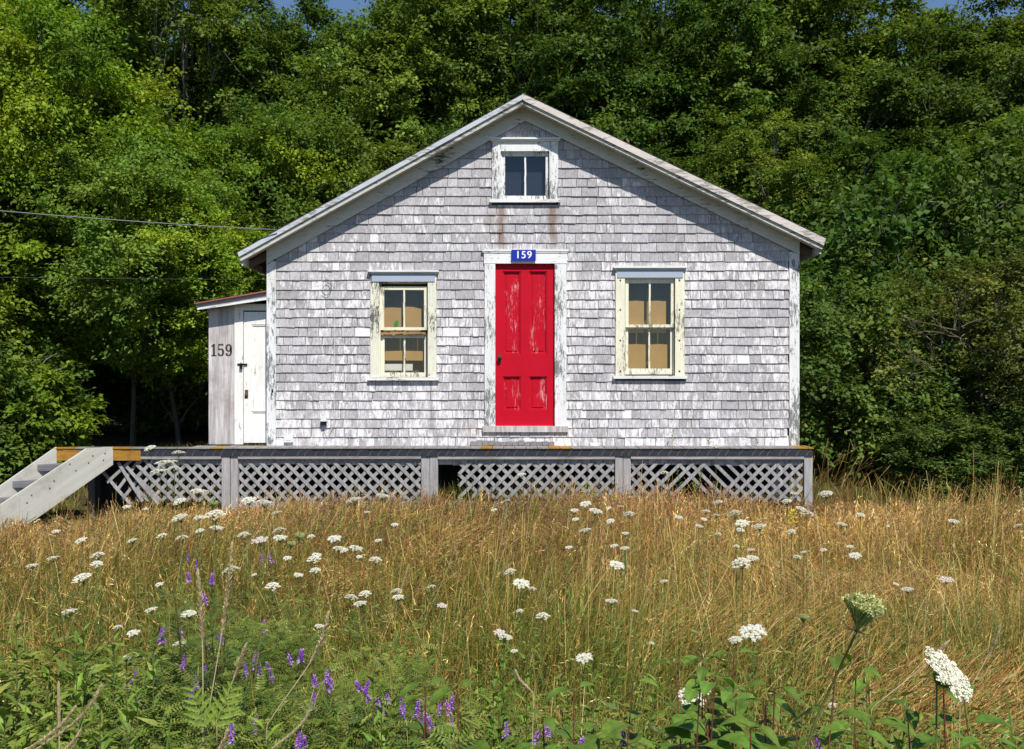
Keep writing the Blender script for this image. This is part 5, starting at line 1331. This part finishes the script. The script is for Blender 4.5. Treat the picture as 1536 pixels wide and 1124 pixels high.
def leafy_plant(kind, seed):
    rnd = random.Random(seed); st = MB(); lf = MB()
    if kind == 'goldenrod':
        for s in range(3):
            a0 = rnd.uniform(0, 6.28); sp = .08*s; H_ = rnd.uniform(.62, .9); pts = [Vector((sp*math.cos(a0)*(.3+t), sp*math.sin(a0)*(.3+t), H_*t)) for t in (0, .25, .5, .75, 1)]
            st.tube(pts, [.003, .0028, .0024, .002, .001], 5, (.16, .17, .06))
            n = 30
            for i in range(n):
                t = .2+.8*i/n; k = min(3, int(t*4)); p = pts[k].lerp(pts[k+1], t*4-k); a = i*2.4; L = .105*(1-.45*t)*rnd.uniform(.8, 1.2)
                g = rnd.uniform(.8, 1.25); blade_leaf(lf, p, (math.cos(a), math.sin(a), .55+t*.6), L, L*.22, (.14*g, .235*g, .03*g), .3, 5, 'lance')
    if kind == 'broadleaf':
        for s in range(3):
            a0 = rnd.uniform(0, 6.28); H_ = rnd.uniform(.55, .85); sp = .10+.06*s; pts = [Vector((sp*math.cos(a0)*t, sp*math.sin(a0)*t, H_*t)) for t in (0, .25, .5, .75, 1)]
            st.tube(pts, [.004, .0036, .003, .0024, .0016], 5, (.20, .07, .05))
            for i in range(7):
                t = .25+.75*i/6; k = min(3, int(t*4)); p = pts[k].lerp(pts[k+1], min(1, t*4-k))
                for s2 in (0, math.pi):
                    a = i*1.57+s2+rnd.uniform(-.3, .3); L = rnd.uniform(.065, .105)*(1.1-.4*(i == 6)); g = rnd.uniform(.75, 1.25)
                    d = Vector((math.cos(a), math.sin(a), .25)); st.tube([p, p+d*.02], [.0012, .001], 4, (.15, .14, .05)); blade_leaf(lf, p+d*.018, d+Vector((0, -.25, rnd.uniform(-.5, .15))), L, L*.62, (.115*g, .20*g, .03*g), .35, 8, 'oval', .12)
    if kind == 'fern':
        for s in range(2):
            a0 = R(62+62*s+rnd.uniform(-6, 6)); H_ = .34; base = Vector((0, 0, .25)); d0 = Vector((math.cos(a0)*.8, math.sin(a0)*.3-.1, 1.0)).normalized()
            pts = [base.lerp(base, 0)+d0*H_*t+Vector((0, 0, -.05*t*t)) for t in (0, .25, .5, .75, 1)]; st.tube([Vector((0, 0, -1.2))]+pts, [.002, .0018, .0015, .0012, .001, .0005], 4, (.2, .26, .06))
            for i in range(6):
                t = .25+.72*i/5; p = pts[0].lerp(pts[-1], t)
                for s2 in (-1, 1):
                    sd = d0.cross(Vector((0, 1, 0))).normalized()*s2; L = .13*(1-.75*abs(t-.35)); g = rnd.uniform(.9, 1.15)
                    blade_leaf(lf, p, sd+d0*.7, L, L*.23, (.17*g, .28*g, .04*g), .05, 9, 'lance', .08, .22, tw=R(70)*s2)
    if kind == 'feathery':
        for s in range(3):
            a0 = rnd.uniform(0, 6.28); H_ = rnd.uniform(.75, .95); sp = .12; pts = [Vector((sp*math.cos(a0)*t, sp*math.sin(a0)*t, H_*t)) for t in (0, .25, .5, .75, 1)]; st.tube(pts, [.004, .0035, .003, .002, .001], 5, (.12, .15, .05))
            for i in range(16):
                t = .2+.8*i/16; k = min(3, int(t*4)); p = pts[k].lerp(pts[k+1], t*4-k); a = i*2.4; L = .13*(1-.5*t); d = Vector((math.cos(a), math.sin(a), .5)).normalized(); st.tube([p, p+d*L], [.001, .0004], 3, (.1, .15, .04), cap=False)
                for j in range(9):
                    for s2 in (-1, 1):
                        q = p+d*L*(.2+.09*j); e = Vector((-d.y*s2, d.x*s2, .1)).normalized()+d*.6; g = rnd.uniform(.8, 1.2); blade_leaf(lf, q, e, L*.3, L*.06, (.085*g, .145*g, .035*g), .1, 3, 'lance')
    if kind == 'strap':
        for i in range(8):
            a = rnd.uniform(0, 6.28); g = rnd.uniform(.8, 1.2); blade_leaf(lf, (rnd.uniform(-.03, .03), rnd.uniform(-.03, .03), 0), (math.cos(a)*.18, math.sin(a)*.18, 1), rnd.uniform(.6, .95), .016, (.11*g, .2*g, .035*g), .12, 9, 'strap', .25)
        st.tube([(0, 0, 0), (0, 0, .3)], .003, 4, (.15, .2, .05))
    return mesh_of(st, 'stem', M['plant']), mesh_of(lf, 'leaves', M['plant'])
KN = {'goldenrod': ('weed_plant', 'narrow leaved green weed'), 'broadleaf': ('broadleaf_plant', 'broad leaved plant'), 'fern': ('fern', 'pale green fern'), 'feathery': ('feathery_plant', 'dark feathery leaved plant'), 'strap': ('iris_plant', 'clump of upright strap leaves')}
PL = {k: [leafy_plant(k, 500+i*17+len(k)) for i in range(1 if k == 'fern' else 3)] for k in KN}
def herb(kind, px, py, dep, lab, h=None, rz=None):
    """py = height of its top"""
    k = random.Random(int(px*5+py)); x = X(px, dep); y = dep-D; z = Z(py, dep); nm, _ = KN[kind]
    root = thing(nm, lab, 'fern' if kind == 'fern' else 'plant', (x, y, 0), {'goldenrod': 'green weeds in front', 'broadleaf': 'broad leaved plants in front', 'feathery': 'feathery plants in front', 'strap': 'strap leaved clumps'}.get(kind))
    s = z/{'goldenrod': .85, 'broadleaf': .82, 'fern': .58, 'feathery': .9, 'strap': .85}[kind]; fs_ = .55
    st, lf = PL[kind][k.randrange(len(PL[kind]))]
    a = bpy.data.objects.new('stem', st); COL.objects.link(a); a.parent = root; b = bpy.data.objects.new('leaves', lf); COL.objects.link(b); b.parent = root
    w_ = 1 if kind != 'fern' else .62
    root.scale = (w_, w_, s) if kind != 'fern' else (.40,)*3
    if kind == 'fern': root.location.z = z-.58*.40
    root.rotation_euler = (0, 0, (k.uniform(0, 6.28) if rz is None else rz)); return root
HB = [('broadleaf', q_, 1000+(q_*7) % 75, 2.15+(q_*13 % 10)*.06) for q_ in (640, 745, 835, 905, 955, 1010, 1030, 1075, 1105, 1150, 1165, 1205, 1270, 1345, 1440, 1505, 1022, 1054, 1088, 1122, 1140, 1190)]+[('goldenrod', 25, 935, 2.9), ('goldenrod', 75, 940, 3.0), ('goldenrod', 125, 950, 3.0), ('goldenrod', 170, 965, 2.9), ('goldenrod', 10, 1000, 2.3), ('goldenrod', 95, 1010, 2.2), ('goldenrod', 190, 1030, 2.3), ('goldenrod', 230, 980, 2.8), ('goldenrod', 60, 1050, 1.9), ('goldenrod', 150, 1060, 1.95),
      ('feathery', 310, 890, 3.3), ('feathery', 340, 900, 3.2), ('feathery', 280, 935, 3.0), ('feathery', 135, 880, 3.6), ('feathery', 380, 960, 3.0),
      ('goldenrod', 755, 965, 3.0), ('goldenrod', 790, 985, 2.8), ('goldenrod', 740, 1010, 2.6), ('goldenrod', 560, 1040, 2.3), ('goldenrod', 460, 1050, 2.2), ('goldenrod', 890, 1010, 2.8), ('goldenrod', 1300, 1030, 2.5),
      ('broadleaf', 620, 1075, 2.1), ('broadleaf', 700, 1060, 2.1), ('broadleaf', 800, 1065, 2.15), ('broadleaf', 860, 1062, 2.1), ('broadleaf', 930, 1060, 2.15), ('broadleaf', 985, 1050, 2.2), ('broadleaf', 1045, 975, 2.7), ('broadleaf', 1090, 1000, 2.5), ('broadleaf', 1130, 1010, 2.35), ('broadleaf', 1060, 1055, 2.1), ('broadleaf', 1175, 1040, 2.2), ('broadleaf', 1110, 1085, 1.95), ('broadleaf', 1310, 1085, 2.05), ('broadleaf', 1400, 1070, 2.15), ('broadleaf', 1240, 1085, 2.1), ('broadleaf', 1480, 1095, 2.1),
      ('strap', 12, 945, 2.5), ('strap', 85, 1010, 2.2), ('strap', 175, 1030, 2.1), ('strap', 1525, 1000, 2.6), ('strap', 550, 1080, 2.2)]
hc_ = {}
for q in HB:
    pos = 'at far left' if q[1] < 60 else 'left of the fern' if q[1] < 260 else 'by the tall dry stalks' if q[1] < 400 else 'below the left window' if q[1] < 680 else 'below the red door' if q[1] < 870 else 'below the right window' if q[1] < 1010 else 'at left of the leafy clump' if q[1] < 1065 else 'at centre of the leafy clump' if q[1] < 1125 else 'at right of the leafy clump' if q[1] < 1200 else 'by the nest-like bud' if q[1] < 1350 else 'at lower right edge'
    row = 'standing behind' if q[3] > 2.6 else 'in the middle row' if q[3] > 2.12 else 'at the very front'
    hc_.setdefault((q[0], pos, row), []).append(q)
for (kd, pos, row), qs in hc_.items():
    qs.sort(key=lambda q: q[1])
    for i, q in enumerate(qs):
        od = '' if len(qs) == 1 else (', leftmost' if i == 0 else ', rightmost' if i == len(qs)-1 else ', %s from left' % ORD[i])
        herb(*q, f'{KN[kd][1]} {row} {pos}{od}')
herb('fern', 315, 1020, 2.1, 'pale green fern frond near the foot of the dry stalks', rz=0)
# yellow flowering sprig
mb = MB(); 
for i in range(60):
    a = i*2.4; z = .12*random.random(); r = .05*random.random(); p = Vector((r*math.cos(a), r*math.sin(a), z)); e = .007; mb.add([p+Vector((-e, 0, 0)), p+Vector((0, -e, e*.5)), p+Vector((e, 0, 0)), p+Vector((0, e, e))], [(0, 1, 2, 3)], (.62, .55, .04))
root = thing('yellow_wildflower', 'small yellow flowering sprig among white flowers below right window end', 'wildflower', (X(1187, 7.6), 7.6-D, Z(785, 7.6)))
mb.build('blossoms', M['petal'], root); mb = MB(); mb.tube([(0, 0, -.6), (0, 0, .08)], [.004, .002], 5, (.15, .2, .05)); mb.build('stem', M['plant'], root)

# tall dry seed stalks close to the camera
def seed_stalk(px0, py0, px1, py1, dep, lab, curve=0., head=.16, r=.0014, hw=.009, col=(.60, .48, .29)):
    """from base pixel to tip pixel, at a distance"""
    y = dep-D; a = Vector((X(px0, dep), 0, Z(py0, dep))); b = Vector((X(px1, dep), 0, Z(py1, dep)))
    d = b-a; nrm = Vector((d.z, 0, -d.x)).normalized(); pts = [a+d*(i/12)+nrm*curve*d.length*4*(i/12)*(1-i/12)*(i/12) for i in range(13)]
    root = thing('seed_stalk', lab, 'grass stalk', (a.x, y, 0), 'tall dry seed stalks in front'); o = Vector((a.x, 0, 0)); pts = [p-o for p in pts]
    if a.z > .1: pts = [Vector((random.uniform(-.02, .02), .02, -.02))]+pts
    st = MB(); st.tube(pts, [r]*(len(pts)-4)+[r*.7]*4, 5, tuple(c*.9 for c in col)); st.build('stalk', M['grass'], root, True)
    hd = MB(); tot = [0]; 
    for p, q in zip(pts[:-1], pts[1:]): tot.append(tot[-1]+(q-p).length)
    H0 = tot[-1]-head
    for i in range(150):
        s = H0+head*(i/149); k = max(j for j in range(len(tot)-1) if tot[j] <= s+1e-9); u = (s-tot[k])/(tot[k+1]-tot[k]); p = pts[k].lerp(pts[k+1], u); dd = (pts[k+1]-pts[k]).normalized()
        w_ = hw*(math.sin(math.pi*min(.97, .12+.85*i/149))**.6); an = i*2.4; e = Vector((math.cos(an), math.sin(an), 0)); q = p+e*w_*1.15*random.uniform(.4, 1)+dd*.014; sd = dd.cross(e)*.0026
        g = random.uniform(.75, 1.25); hd.add([p, p.lerp(q, .6)+sd, q, p.lerp(q, .6)-sd], [(0, 1, 2, 3)], tuple(c*g for c in col))
    hd.build('seed_head', M['grass'], root); return root
seed_stalk(305, 1200, 297, 860, 2.15, 'left of the two tallest dry stalks rising from the fern', .02, .16)
seed_stalk(290, 1200, 348, 818, 2.15, 'right leaning tallest dry stalk with slender pale head', .02, .22)
seed_stalk(400, 1090, 492, 922, 2.3, 'dry stalk bending right with drooping tan head under left window', .10, .13, hw=.010)
seed_stalk(325, 1080, 368, 970, 2.4, 'short tan seed head between the dry stalks and the drooping one', .02, .09)
seed_stalk(20, 1150, 150, 1032, 1.9, 'upper tan seed head leaning right at lower left corner', .12, .17, hw=.009)
seed_stalk(-20, 1160, 110, 1064, 1.85, 'middle tan seed head leaning right at lower left corner', .10, .15, hw=.010)
seed_stalk(30, 1180, 118, 1100, 1.85, 'lowest tan seed head leaning right at lower left corner', .08, .12, hw=.009)
seed_stalk(90, 1200, 88, 1030, 2.0, 'thin upright dry stem in the lower left corner', .0, .10, hw=.004)
seed_stalk(400, 1130, 462, 1070, 2.2, 'nearly flat tan seed head below the vetch', .1, .11, hw=.007)
seed_stalk(300, 1180, 340, 1100, 1.95, 'tan seed head at the bottom edge beside the fern', .05, .09)
seed_stalk(560, 1000, 612, 850, 4.2, 'slanting dry stalk below the left window', .02, .12, hw=.006)
seed_stalk(625, 960, 690, 800, 5.2, 'pale slanting stalk left of the red door', .03, .2, hw=.010)
seed_stalk(722, 950, 760, 757, 5.6, 'tall pale plume left of the red door', .02, .22, hw=.012)
seed_stalk(800, 1040, 775, 1010, 2.7, 'bent tan seed head below the red door', -.1, .07)
seed_stalk(1260, 1100, 1420, 965, 2.6, 'dry stalk crossing toward the big tilted flower', .03, .06)
seed_stalk(1440, 1060, 1500, 940, 3.0, 'brown stalk at the right edge of the meadow', .04, .12)
# weeds against the lattice
mb0 = None
for (px, py, sc_, lab) in ((1040, 700, .5, 'green weed climbing the right lattice panel'), (1062, 722, .4, 'lower green weed beside the climbing one at right lattice'), (700, 715, .5, 'green weed in the broken gap of the lattice')):
    herb('goldenrod', px, py, 10.95, lab)
mb = MB()
for (px, py, n) in ((1009, 648, 9),):
    pass
def sprig(px, py0, py1, lab):
    dep = 11.35; mb = MB(); x, z0, z1 = 0, 0, (py0-py1)*dep/F; rnd = random.Random(px)
    mb.tube([(0, 0, 0), (0, 0, z1)], [.0025, .001], 4, (.15, .22, .05))
    for i in range(12): a = i*2.4; blade_leaf(mb, (0, 0, z1*(.15+.85*i/12)), (math.cos(a), math.sin(a)*.7, .5), .05, .02, (.16, .26, .05), .2, 3, 'lance')
    o = mb.build('weed_sprig', M['plant']); o.location = (X(px, dep), dep-D, Z(py0, dep)); tag(o, lab, 'weed', 'weed sprigs growing through the deck')
sprig(1009, 670, 645, 'tallest green sprig growing through the deck at right'); sprig(1135, 670, 656, 'small green sprig through the deck near right corner'); sprig(1063, 670, 658, 'tiny green sprig between the two others on the deck')
